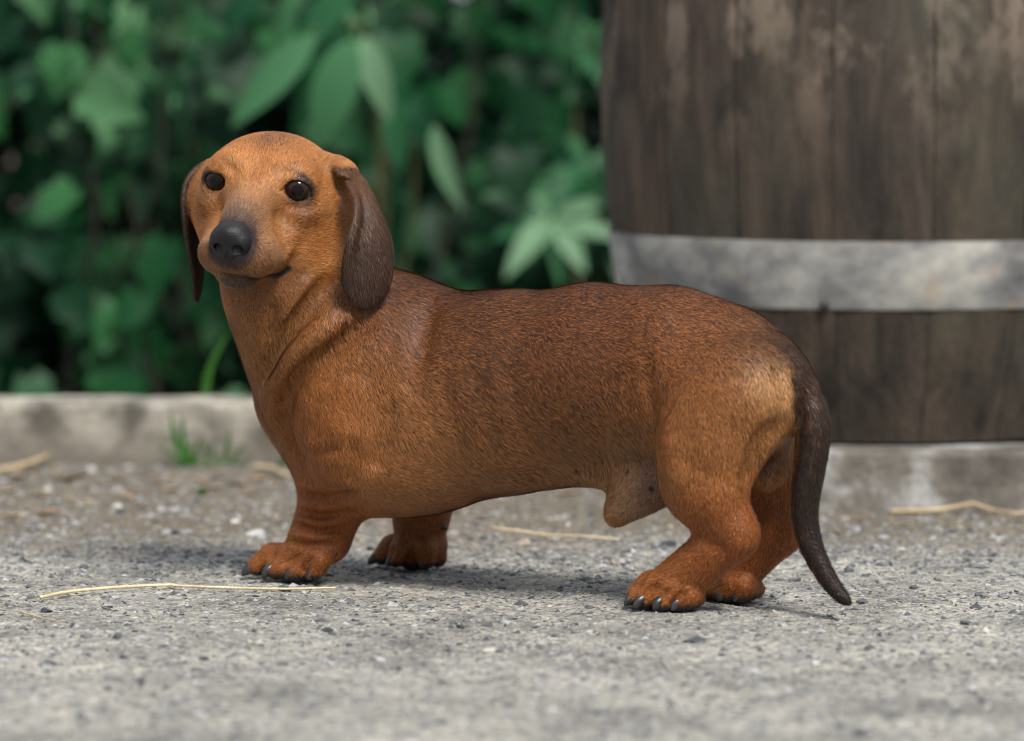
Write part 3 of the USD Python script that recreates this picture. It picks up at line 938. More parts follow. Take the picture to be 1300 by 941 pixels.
def whorl_shrub(label, whorls, foot):
    t = thing('leafy_shrub', label, 'shrub')
    for (px, py, y, n, size, tone, ax) in whorls:
        c = at(px, py, y + PUSH)
        size = size * 1.26
        f = np.array([foot[0] + prng.normal(0, 0.03), foot[1] + prng.normal(0, 0.03), -0.18])
        midp = (c + f) / 2 + np.array([prng.normal(0, 0.03), 0.06, 0.03])
        obj('stem', tube_mesh(spline([f, midp, c], 14), np.linspace(0.006, 0.003, 14)), M_STEM, t, smooth=True)
        whorl(t, c, ax, n, size, tone)


KB = KY + 1.45
PUSH = 1.60                                        # how far the shrubs stand behind the kerb
ivy_plant('dark ivy with lobed leaves at the left edge of the bed', -0.93, -0.63, KB, 84, tones=(0.42, 0.28, 0.18, 0.12))
ivy_plant('dark ivy between the left edge and the dog, its paler leaves near the kerb', -0.65, -0.43, KB, 74, tones=(0.34, 0.30, 0.22, 0.14))
ivy_plant('dark ivy directly behind the face of the dog', -0.45, -0.20, KB + 0.03, 64, tones=(0.42, 0.30, 0.18, 0.10))
ivy_plant('dark ivy above the back of the dog', -0.22, 0.27, KB + 0.22, 90, tones=(0.62, 0.30, 0.07, 0.01))

# the shrub with long hanging leaves over the dog's head: each big leaf where it hangs
t = thing('drooping_shrub', 'shrub with long pale drooping leaves above the head of the dog', 'shrub')
for (bx, by, ex, ey, y, tone, face) in ((398, 45, 296, 150, 1.38, 2, (0.3, -0.8, 0.55)), (452, -30, 372, 72, 1.42, 1, (0.2, -0.8, 0.6)), (392, -45, 346, 48, 1.45, 2, (0.2, -0.7, 0.7)),
                                        (446, 52, 402, 178, 1.36, 2, (0.1, -0.9, 0.4)), (462, 48, 492, 142, 1.40, 3, (-0.1, -0.9, 0.4)), (438, 30, 372, 160, 1.42, 1, (0.2, -0.8, 0.5)), (500, 120, 505, 215, 1.48, 1, (-0.2, -0.8, 0.5)),
                                        (528, 118, 556, 222, 1.46, 0, (-0.1, -0.9, 0.4)), (552, 160, 578, 262, 1.44, 3, (-0.5, -0.8, 0.3)), (420, -60, 470, 20, 1.5, 0, (0, -0.8, 0.6)), (340, -40, 288, 40, 1.55, 0, (0.2, -0.8, 0.5)), (530, 128, 500, 190, 1.5, 1, (0.2, -0.8, 0.5))):
    a, b = at(bx, by, y + 1.05), at(ex, ey, y + 1.02)
    put_leaf(t, 'long', a, b - a, face, np.linalg.norm(b - a) * 1.03, tone, prng)
for pts in ([(470, 470, 1.62), (490, 250, 1.58), (462, 60, 1.46), (446, 30, 1.42), (395, 40, 1.40)], [(480, 470, 1.66), (520, 300, 1.6), (528, 120, 1.48)], [(470, 470, 1.62), (480, 200, 1.6), (455, -35, 1.44)]):
    obj('stem', tube_mesh(spline([at(p[0], p[1], p[2] + 1.06) for p in pts], 24), np.linspace(0.006, 0.003, 24)), M_STEM, t, smooth=True)

whorl_shrub('shrub with a star of bright green leaves right beside the barrel', [(702, 275, 1.30, 9, 0.088, 2, (-0.05, -0.85, 0.5)), (742, 222, 1.42, 8, 0.080, 1, (0.1, -0.7, 0.7)), (775, 300, 1.38, 8, 0.075, 1, (0, -0.8, 0.6))], (0.08, KB + 0.12))
whorl_shrub('darker shrub with narrow leaves between the hanging leaves and the barrel', [(640, 190, 1.52, 8, 0.080, 1, (0, -0.6, 0.8)), (612, 262, 1.50, 8, 0.078, 0, (-0.2, -0.8, 0.5)), (596, 110, 1.62, 8, 0.080, 0, (0, -0.7, 0.7)), (680, 110, 1.60, 8, 0.085, 0, (0, -0.6, 0.8)), (735, 60, 1.55, 8, 0.080, 1, (0.1, -0.7, 0.7)), (640, 30, 1.66, 8, 0.080, 0, (0, -0.7, 0.7)),
             (560, 320, 1.48, 8, 0.075, 0, (0, -0.8, 0.5)), (640, 340, 1.42, 8, 0.075, 0, (0, -0.8, 0.6))], (0.0, KB + 0.3))
whorl_shrub('low dark shrub with narrow leaves close above the kerb on the left', [(150, 190, 1.50, 8, 0.080, 1, (0, -0.7, 0.7)), (205, 110, 1.56, 8, 0.085, 1, (0.1, -0.7, 0.7)), (60, 80, 1.58, 8, 0.085, 1, (0, -0.6, 0.8)), (100, 30, 1.6, 8, 0.085, 2, (0, -0.7, 0.7)), (250, 30, 1.62, 8, 0.08, 0, (0, -0.7, 0.7))], (-0.45, KB + 0.25))

# the dense mass behind, which reads as one dark hedge
hr = np.random.default_rng(17)
NH = 30000
hb = np.stack([hr.uniform(-3.0, 2.6, NH), KY + 1.95 + hr.random(NH) ** 1.2 * 1.3, -0.2 + hr.random(NH) * 2.5], 1)
hx = unit(np.stack([hr.normal(0, 0.7, NH), hr.normal(-0.2, 0.5, NH), hr.normal(-0.5, 0.5, NH)], 1))
hz = unit(np.stack([hr.normal(0, 0.5, NH), hr.normal(-0.6, 0.4, NH), hr.normal(0.6, 0.4, NH)], 1))
hz = unit(hz - hx * (hx * hz).sum(1, keepdims=True))
hy = np.cross(hz, hx)
sz = hr.uniform(0.07, 0.12, NH)[:, None]
diamond = np.stack([hb, hb + (hx * 0.45 + hy * 0.34 + hz * 0.08) * sz, hb + hx * sz, hb + (hx * 0.45 - hy * 0.34 + hz * 0.08) * sz], 1).reshape(-1, 3)
fq = (np.arange(NH) * 4)[:, None]
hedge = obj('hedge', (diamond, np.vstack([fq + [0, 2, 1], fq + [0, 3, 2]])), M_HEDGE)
tag(hedge, 'dense dark green hedge filling the background behind the plants', 'hedge', kind='stuff')
# ------------------------------------------------------------------ stones, gravel, straw, grass
def stone_material(name, col):
    c = np.array(col)
    return noise_ramp(name, 120.0, [(0.3, tuple(c * 0.72)), (0.7, tuple(c * 1.2))], rough=0.85, bump=0.4, dist=0.001, scale2=700.0)


M_STONE = [stone_material(f'stone_{k}', c) for k, c in enumerate(((.085, .090, .098), (.135, .138, .140), (.215, .215, .210), (.33, .335, .335), (.30, .255, .20), (.48, .46, .42), (.055, .058, .064)))]
srng = np.random.default_rng(23)


def pebble(size, flat, n=14):
    p = unit(srng.normal(size=(n, 3))) * srng.uniform(0.8, 1.0, (n, 1))
    p = p * np.array([1, srng.uniform(0.6, 0.95), flat]) * size
    h = trimesh.convex.convex_hull(p)
    h.apply_transform(trimesh.transformations.rotation_matrix(srng.uniform(0, 6.28), [0, 0, 1]))
    return h


def set_stone(x, y, size, kind, flat=None):
    m = pebble(size, flat or srng.uniform(0.4, 0.75))
    m.apply_translation((x, y, float(ground_z(np.array(x), np.array(y))) + 0.25 * float(m.bounds[1, 2])))
    obj('stone', m, M_STONE[kind], GROUND)


for (px, py, r, kind, flat) in ((322, 676, 20, 3, 0.45), (298, 664, 9, 5, 0.6), (283, 678, 8, 4, 0.6), (30, 650, 13, 4, 0.35), (60, 622, 10, 5, 0.5), (515, 751, 9, 4, 0.55), (622, 819, 12, 5, 0.7), (632, 826, 8, 1, 0.6), (95, 788, 9, 6, 0.7), (40, 752, 10, 1, 0.5),
                                (145, 692, 11, 0, 0.35), (180, 706, 12, 0, 0.3), (120, 678, 10, 3, 0.4), (1120, 736, 13, 2, 0.4), (1078, 722, 11, 0, 0.7), (1008, 732, 12, 0, 0.35), (1160, 744, 8, 0, 0.7), (1132, 715, 10, 0, 0.5), (1122, 679, 9, 3, 0.5), (1070, 655, 12, 4, 0.4), (1085, 668, 11, 2, 0.4),
                                (1250, 800, 9, 5, 0.7), (1242, 752, 8, 0, 0.6), (1200, 706, 10, 2, 0.5), (1285, 725, 10, 1, 0.4), (1190, 735, 8, 1, 0.6), (1095, 762, 12, 0, 0.35), (1225, 788, 10, 0, 0.5), (1175, 825, 12, 2, 0.5), (1020, 832, 14, 2, 0.5), (1040, 800, 10, 3, 0.45), (686, 703, 10, 0, 0.35), (560, 664, 9, 2, 0.5),
                                (628, 650, 10, 3, 0.5), (680, 640, 9, 1, 0.5), (720, 652, 9, 2, 0.4), (830, 690, 12, 2, 0.4), (866, 662, 10, 4, 0.4), (450, 668, 16, 4, 0.5), (455, 650, 9, 2, 0.5), (420, 690, 8, 3, 0.6), (770, 722, 8, 0, 0.4), (60, 840, 14, 0, 0.5), (110, 806, 12, 1, 0.5), (150, 640, 11, 5, 0.4), (110, 632, 9, 4, 0.4),
                                (205, 645, 9, 3, 0.5), (232, 654, 8, 2, 0.5), (20, 690, 10, 1, 0.4), (850, 790, 8, 0, 0.5), (930, 810, 8, 1, 0.5), (700, 800, 7, 1, 0.5), (440, 812, 8, 1, 0.5), (320, 798, 9, 0, 0.4), (260, 832, 10, 0, 0.4), (1100, 845, 10, 2, 0.5), (500, 845, 9, 1, 0.5), (780, 838, 9, 1, 0.6), (900, 850, 10, 0, 0.5), (730, 880, 10, 2, 0.5), (350, 890, 12, 1, 0.5), (1180, 900, 12, 2, 0.5), (100, 905, 14, 0, 0.5), (560, 915, 12, 1, 0.5), (960, 915, 12, 2, 0.5)):
    p = on_ground(px, py)
    set_stone(p[0], p[1], R(p, r), kind, flat)
tone_p = {True: [.16, .24, .22, .12, .14, .04, .08], False: [.22, .24, .20, .10, .06, .05, .13]}
for k in range(232):
    far = srng.random() < 0.62
    x = srng.uniform(-0.62, 0.66)
    y = srng.uniform(0.22, KY - 0.03) if far else srng.uniform(-0.75, 0.25)
    if x > SX0 and y > SY - 0.03:
        y = srng.uniform(0.2, SY - 0.04)
    set_stone(x, y, srng.uniform(0.0035, 0.0085) * (1.25 if far else 0.8), srng.choice(7, p=tone_p[far]))
NG = 30000
gxy = np.stack([srng.uniform(-0.66, 0.70, NG), np.where(srng.random(NG) < 0.55, srng.uniform(0.15, KY + 0.01, NG), srng.uniform(-0.85, 0.4, NG))], 1)
gxy = gxy[~((gxy[:, 0] > SX0) & (gxy[:, 1] > SY))]
chip = np.array([[1, 0, 0], [-.5, .8, 0], [-.6, -.7, 0], [.1, .1, .8], [0, 0, -.6]])
cf = np.array([[0, 1, 3], [1, 2, 3], [2, 0, 3], [1, 0, 4], [2, 1, 4], [0, 2, 4]])
gz = ground_z(gxy[:, 0], gxy[:, 1])
for k, share in enumerate(((0, 6), (1, 2), (3, 5), (2, 4))):
    s = np.arange(k, len(gxy), 4)
    an = srng.uniform(0, 6.28, len(s))
    sc = srng.gamma(2.4, 0.00072, len(s)) + 0.0007
    c, sn = np.cos(an), np.sin(an)
    j = chip[None] + srng.normal(0, 0.28, (len(s), 5, 3)) * [1, 1, 0.6]
    v = np.stack([(j[..., 0] * c[:, None] - j[..., 1] * sn[:, None]), (j[..., 0] * sn[:, None] + j[..., 1] * c[:, None]) * 0.9, j[..., 2] * 0.55], -1) * sc[:, None, None]
    v += np.stack([gxy[s, 0], gxy[s, 1], gz[s] + 0.0002], -1)[:, None]
    f = (cf[None] + 5 * np.arange(len(s))[:, None, None]).reshape(-1, 3)
    g = obj('gravel', (v.reshape(-1, 3), f), M_STONE[(0, 1, 3, 2)[k]], GROUND)
    tag(g, kind='stuff')

M_STRAW = noise_ramp('straw', 40.0, [(0.3, (.46, .36, .20)), (0.7, (.70, .60, .40))], rough=0.6, scale2=400.0)
M_STRAW2 = noise_ramp('weathered_straw', 40.0, [(0.3, (.34, .25, .15)), (0.7, (.52, .42, .27))], rough=0.7, scale2=400.0)
M_BARK = noise_ramp('bark_chip', 50.0, [(0.3, (.16, .10, .055)), (0.7, (.36, .25, .15))], rough=0.85, scale2=400.0)
M_GRASS = usdkit.material(stage, '/World/Looks/grass_blade', {
    'gi': ('geometry', {}), 'r': ('rgb_ramp', {'ramp': [(0.0, (.06, .20, .035)), (1.0, (.13, .32, .07))]}),
    'p': ('principled_bsdf', {'roughness': 0.45}), 't': ('translucent_bsdf', {}), 'm': ('mix_closure', {'fac': 0.3})},
    [('gi.random_per_island', 'r.fac'), ('r.color', 'p.base_color'), ('r.color', 't.color'), ('p.BSDF', 'm.closure1'), ('t.BSDF', 'm.closure2')], surface='m.closure')


def straw(label, pts, r, mat, name='straw', rise=0.002, cat='straw', wall=None):
    w = []
    for k, (px, py) in enumerate(pts):
        p = on_ground(px, py)
        if wall is not None and p[1] > wall:                       # leans on the slab
            w.append(at(px, py, wall))
            continue
        p[2] = max(float(ground_z(p[0], p[1])), -0.004) + r + rise
        w.append(p)
    n = 12 * len(w)
    o = obj(name, tube_mesh(spline(w, n), r * (1 - 0.35 * np.linspace(0, 1, n)) * (1 + 0.25 * (np.arange(n) % 13 == 0)), 7), mat, smooth=True)
    tag(o, label, cat)


straw('long pale straw lying in front of the near front paw', [(52, 758), (80, 752), (112, 748), (165, 744), (218, 742), (224, 743), (300, 746), (360, 749), (426, 749)], 0.0016, M_STRAW)
straw('short pale straw lying on the grit under the belly', [(627, 677), (660, 681), (700, 684), (740, 688), (786, 690)], 0.0017, M_STRAW, rise=0.005)
straw('kinked pale straw lying at the foot of the slab', [(1130, 649), (1160, 649), (1184, 648), (1200, 646), (1226, 641), (1236, 640), (1262, 648), (1288, 655), (1308, 652)], 0.0026, M_STRAW2, rise=0.004, wall=SY - 0.022)
straw('thick dry stalk slanting against the kerb at the left edge', [(-8, 606), (30, 598), (52, 590), (74, 580), (93, 572)], 0.0036, M_STRAW2, name='dry_stalk', rise=0.006, cat='stalk')
straw('thin brown stalk beside the thick one at the kerb', [(108, 572), (140, 577), (168, 586)], 0.0028, M_BARK, name='dry_stalk', rise=0.004, cat='stalk')
straw('pale dry stalk near the grass tuft, running towards the chest of the dog', [(325, 598), (345, 600), (362, 606), (385, 610)], 0.0032, M_STRAW2, name='dry_stalk', rise=0.004, cat='stalk')
straw('thin faint straw near the left edge in front of the long pale one', [(28, 776), (50, 782), (76, 788)], 0.0010, M_STRAW2)
CHIP_LABELS = {(95, 610): 'large tan bark chip just below the slanting dry stalk', (875, 655): 'bark chip lying beyond the hind legs of the dog', (640, 622): 'tan chip under the belly, left of the short straw', (720, 628): 'tan chip under the belly, just beyond the short straw',
               (330, 606): 'bark chip beside the dry stalk near the chest of the dog', (1150, 664): 'bark chip just below the kinked straw at the slab', (1220, 668): 'bark chip below the right half of the kinked straw', (1090, 660): 'bark chip to the right of the tail, left of the kinked straw', (1060, 672): 'bark chip close to the tail of the dog', (15, 655): 'leftmost of the bark chips at the edge of the grit'}
for (px, py, s) in ((95, 610, 17), (128, 612, 14), (30, 612, 16), (20, 602, 12), (72, 604, 11), (150, 604, 12), (200, 610, 13), (225, 604, 13), (330, 606, 15), (350, 614, 12), (300, 612, 12), (170, 622, 10), (110, 640, 12), (60, 650, 13), (15, 655, 10), (640, 622, 12), (720, 628, 14), (875, 655, 15), (48, 630, 9), (410, 618, 10), (160, 632, 11), (215, 620, 10), (270, 618, 11), (315, 622, 10), (85, 634, 10), (5, 625, 12), (345, 634, 10), (180, 640, 8), (1090, 660, 11), (1150, 664, 10), (1220, 668, 11), (1060, 672, 9), (255, 606, 10), (280, 604, 12), (190, 598, 9)):
    p = on_ground(px, py)
    L = R(p, s)
    v, f = blade(6, lambda t: 0.28 * np.sin(np.pi * np.clip(t, 0.06, 0.96)) ** 0.6, srng.uniform(-0.4, 0.5), srng.uniform(-0.3, 0.3))
    a = srng.uniform(-0.5, 0.5) + (math.pi if srng.random() < 0.5 else 0)
    m = trimesh.Trimesh(np.vstack([v, v - [0, 0, 0.05]]), np.vstack([f, f[:, ::-1] + len(v)]), process=False)
    m.apply_scale(2 * L)
    m.apply_transform(trimesh.transformations.rotation_matrix(a, [0, 0, 1]))
    z = float(ground_z(p[0], p[1]))
    m.apply_translation(np.array([p[0], p[1], z + 0.0012 - m.vertices[:, 2].min()]) - [L * math.cos(a), L * math.sin(a), 0])
    tag(obj('bark_chip', m, (M_BARK, M_STRAW2)[int(srng.random() < 0.45)], smooth=True), CHIP_LABELS.get((px, py), 'small tan bark chip lying in the dirt before the kerb'), 'bark chip', 'bark chips in the dirt along the kerb')

# grass
def grass(label, name, blades, foot_y, cat='grass'):
    t = thing(name, label, cat)
    for (bx, by, mx, my, ex, ey, w) in blades:
        pa = on_ground(bx, by) if foot_y is None else at(bx, by, foot_y)
        y = pa[1]
        path = spline([pa, at(mx, my, y - 0.01), at(ex, ey, y - 0.03)], 12)
        wd = R(pa, w) * np.sqrt(np.clip(1.02 - np.linspace(0, 1, 12) ** 1.6, 0, 1))
        s = np.array([1, 0.35, 0])
        v = np.vstack([path - s * wd[:, None], path + s * wd[:, None] + [0, 0.0015, 0]])
        i = np.arange(11)
        f = np.vstack([np.stack([i, i + 12, i + 13], 1), np.stack([i, i + 13, i + 1], 1)])
        obj('blade', (v, f), M_GRASS, t, smooth=True)


grass('small green grass tuft growing at the foot of the kerb', 'grass_tuft', [(240, 592, 222, 560, 217, 522, 4), (242, 594, 233, 560, 232, 530, 4), (236, 592, 215, 575, 198, 566, 3.5), (248, 594, 250, 570, 258, 552, 3), (262, 594, 262, 575, 260, 560, 3), (284, 594, 288, 570, 292, 545, 3.5), (290, 594, 302, 575, 312, 562, 3.5),
      (280, 595, 272, 580, 268, 565, 3), (244, 593, 228, 572, 222, 548, 4), (294, 596, 310, 585, 324, 578, 3), (250, 595, 240, 575, 243, 560, 3), (232, 594, 222, 580, 206, 580, 3)], KY - 0.012)
grass('tall bright green grass growing behind the kerb', 'tall_grass', [(258, 530, 265, 472, 288, 424, 5.5), (262, 530, 262, 485, 266, 462, 3.5)], KY + 0.135)
grass('tiny bright green weed sprouting in the dirt before the kerb', 'weed', [(256, 629, 253, 624, 248, 622, 4), (257, 629, 260, 623, 264, 621, 4), (256, 629, 257, 624, 256, 619, 3.5)], None, 'weed')
grass('small green seedling beside the chest of the dog at the kerb', 'weed', [(358, 592, 356, 586, 353, 583, 4), (359, 592, 361, 586, 364, 582, 4)], KY - 0.02, 'weed')
# ------------------------------------------------------------------ coat: colours, hair, eyes, nose, claws
UP = np.array([0, 0, 1.0])


def coat_material(name, rough, spec, sheen=0.0):
    return usdkit.material(stage, '/World/Looks/' + name, {
        'a': ('attribute', {'attribute': 'tint'}),
        'tc': ('texture_coordinate', {}),
        'n': ('noise_texture', {'scale': 900.0, 'detail': 2.0}),
        'bm': ('bump', {'strength': 0.25, 'distance': 0.0006}),
        'p': ('principled_bsdf', {'roughness': rough, 'specular_ior_level': spec, 'sheen_weight': sheen, 'sheen_roughness': 0.4})},
        [('a.color', 'p.base_color'), ('tc.object', 'n.vector'), ('n.fac', 'bm.height'), ('bm.normal', 'p.normal')], surface='p.BSDF')


M_SKIN = coat_material('dog_skin', 0.62, 0.25)
M_HAIR = usdkit.material(stage, '/World/Looks/dog_hair', {
    'a': ('attribute', {'attribute': 'tint'}),
    'p': ('principled_bsdf', {'roughness': 0.42, 'specular_ior_level': 0.30})},
    [('a.color', 'p.base_color')], surface='p.BSDF')
M_NOSE = usdkit.material(stage, '/World/Looks/dog_nose', {
    'tc': ('texture_coordinate', {}),
    'v': ('voronoi_texture', {'scale': 900.0}),
    'bm': ('bump', {'strength': 0.5, 'distance': 0.0006, 'invert': True}),
    'p': ('principled_bsdf', {'base_color': (0.007, 0.007, 0.008), 'roughness': 0.42, 'specular_ior_level': 0.30})},
    [('tc.object', 'v.vector'), ('v.distance', 'bm.height'), ('bm.normal', 'p.normal')], surface='p.BSDF')
M_EYE = usdkit.material(stage, '/World/Looks/dog_eye', {
    'a': ('attribute', {'attribute': 'tint'}),
    'p': ('principled_bsdf', {'roughness': 0.02, 'specular_ior_level': 0.24})},
    [('a.color', 'p.base_color')], surface='p.BSDF')
M_CLAW = usdkit.material(stage, '/World/Looks/dog_claw', {
    'tc': ('texture_coordinate', {}),
    'n': ('noise_texture', {'scale': 160.0}),
    'r': ('rgb_ramp', {'ramp': [(0.3, (0.012, 0.012, 0.013)), (0.8, (0.045, 0.043, 0.042))]}),
    'p': ('principled_bsdf', {'roughness': 0.33})},
    [('tc.object', 'n.vector'), ('n.fac', 'r.fac'), ('r.color', 'p.base_color')], surface='p.BSDF')

# control points: (picture point), reach in metres, colour, share of dark hairs
BODY_TINT = [
    ((350, 420), .030, (.36, .175, .062), .10), ((318, 440), .030, (.40, .19, .065), .05), ((335, 530), .035, (.34, .145, .045), .08),
    ((400, 450), .030, (.36, .17, .060), .12), ((430, 400), .030, (.33, .15, .055), .18), ((400, 500), .040, (.42, .165, .045), .03), ((430, 560), .040, (.42, .16, .042), .03),
    ((390, 570), .030, (.38, .14, .038), .04), ((412, 630), .030, (.36, .118, .030), .04), ((410, 670), .025, (.37, .125, .032), .03), ((370, 715), .030, (.42, .155, .042), .02),
    ((530, 690), .040, (.34, .125, .035), .03),
    ((470, 430), .030, (.36, .14, .042), .20), ((500, 372), .030, (.24, .090, .030), .38), ((520, 420), .025, (.30, .115, .036), .22), ((560, 380), .035, (.22, .080, .026), .50), ((545, 450), .030, (.36, .150, .047), .28), ((545, 510), .030, (.40, .185, .064), .18), ((530, 400), .028, (.28, .105, .034), .36),
    ((500, 480), .040, (.42, .19, .065), .16), ((520, 560), .040, (.48, .235, .095), .06), ((560, 620), .045, (.47, .245, .105), .06), ((480, 620), .030, (.46, .21, .080), .04),
    ((590, 450), .045, (.33, .135, .042), .42), ((600, 530), .045, (.33, .150, .055), .30), ((660, 400), .045, (.31, .115, .034), .42), ((660, 470), .045, (.33, .135, .043), .36),
    ((660, 560), .040, (.33, .160, .062), .22), ((640, 620), .035, (.40, .205, .085), .10), ((760, 380), .045, (.31, .110, .033), .40), ((760, 450), .045, (.33, .135, .045), .34),
    ((730, 540), .035, (.28, .125, .045), .30), ((770, 585), .030, (.38, .20, .085), .12), ((720, 600), .022, (.44, .24, .115), .05), ((800, 590), .018, (.34, .22, .13), .05),
    ((850, 400), .045, (.33, .120, .036), .34), ((850, 470), .040, (.40, .170, .058), .16), ((930, 410), .035, (.33, .125, .038), .36), ((880, 530), .045, (.46, .205, .070), .06),
    ((930, 480), .040, (.42, .185, .062), .14), ((995, 428), .024, (.10, .050, .024), .62), ((965, 445), .024, (.38, .175, .06), .22), ((1014, 452), .014, (.07, .04, .024), .6), ((990, 488), .014, (.92, .62, .32), .0), ((975, 470), .012, (.75, .46, .22), .02), ((1008, 505), .014, (.55, .32, .15), .05), ((975, 530), .020, (.50, .27, .105), .06),
    ((940, 570), .035, (.43, .20, .070), .10), ((860, 600), .035, (.47, .205, .070), .04), ((880, 650), .025, (.37, .130, .036), .05), ((930, 660), .025, (.36, .125, .034), .04),
    ((905, 705), .025, (.38, .130, .034), .02), ((850, 750), .030, (.44, .165, .045), .02), ((820, 760), .020, (.48, .19, .055), .02), ((972, 640), .025, (.33, .120, .034), .05),
    ((970, 700), .030, (.33, .115, .032), .04), ((815, 620), .016, (.29, .185, .145), .02), ((830, 605), .014, (.25, .165, .135), .02), ((795, 645), .012, (.46, .31, .19), .02), ((776, 660), .008, (.42, .20, .075), .02)]
HEAD_TINT = [
    ((345, 178), .018, (.27, .115, .042), .26), ((300, 185), .018, (.42, .165, .045), .06), ((400, 190), .020, (.42, .175, .050), .08), ((330, 205), .016, (.46, .19, .058), .05),
    ((298, 212), .012, (.52, .225, .068), .02), ((355, 215), .012, (.54, .235, .072), .02), ((375, 215), .012, (.46, .19, .055), .06), ((330, 245), .013, (.42, .205, .088), .05), ((325, 268), .012, (.36, .19, .095), .10),
    ((310, 275), .011, (.14, .10, .085), .35), ((318, 262), .008, (.26, .15, .09), .2), ((285, 290), .009, (.30, .17, .095), .15), ((345, 290), .013, (.40, .20, .085), .06), ((350, 320), .013, (.36, .19, .095), .10), ((335, 335), .010, (.32, .18, .10), .18),
    ((272, 325), .010, (.46, .25, .12), .06), ((275, 340), .008, (.44, .26, .14), .06), ((385, 280), .016, (.31, .120, .036), .12), ((385, 265), .009, (.20, .090, .036), .30), ((420, 250), .018, (.44, .185, .055), .08), ((400, 320), .018, (.42, .165, .042), .05), ((430, 290), .018, (.42, .165, .045), .06),
    ((270, 265), .010, (.40, .16, .045), .08), ((275, 285), .010, (.44, .18, .05), .05), ((420, 215), .012, (.42, .18, .05), .10), ((440, 214), .008, (.58, .27, .085), .0), ((376, 350), .014, (.30, .125, .040), .16), ((352, 214), .006, (.22, .095, .04), .30), ((287, 203), .006, (.20, .085, .036), .30), ((326, 226), .006, (.36, .14, .05), .10), ((262, 250), .007, (.24, .10, .04), .2)]
DARK_HAIR = np.array([.030, .015, .010])


def frame(p):
    """Trunk coordinates: along, up, and a shrunken across, so that both flanks are coloured alike."""
    return np.stack([(p - MID) @ -HEADING, p[..., 2], ((p - MID) @ LEFT) * 0.25], -1)


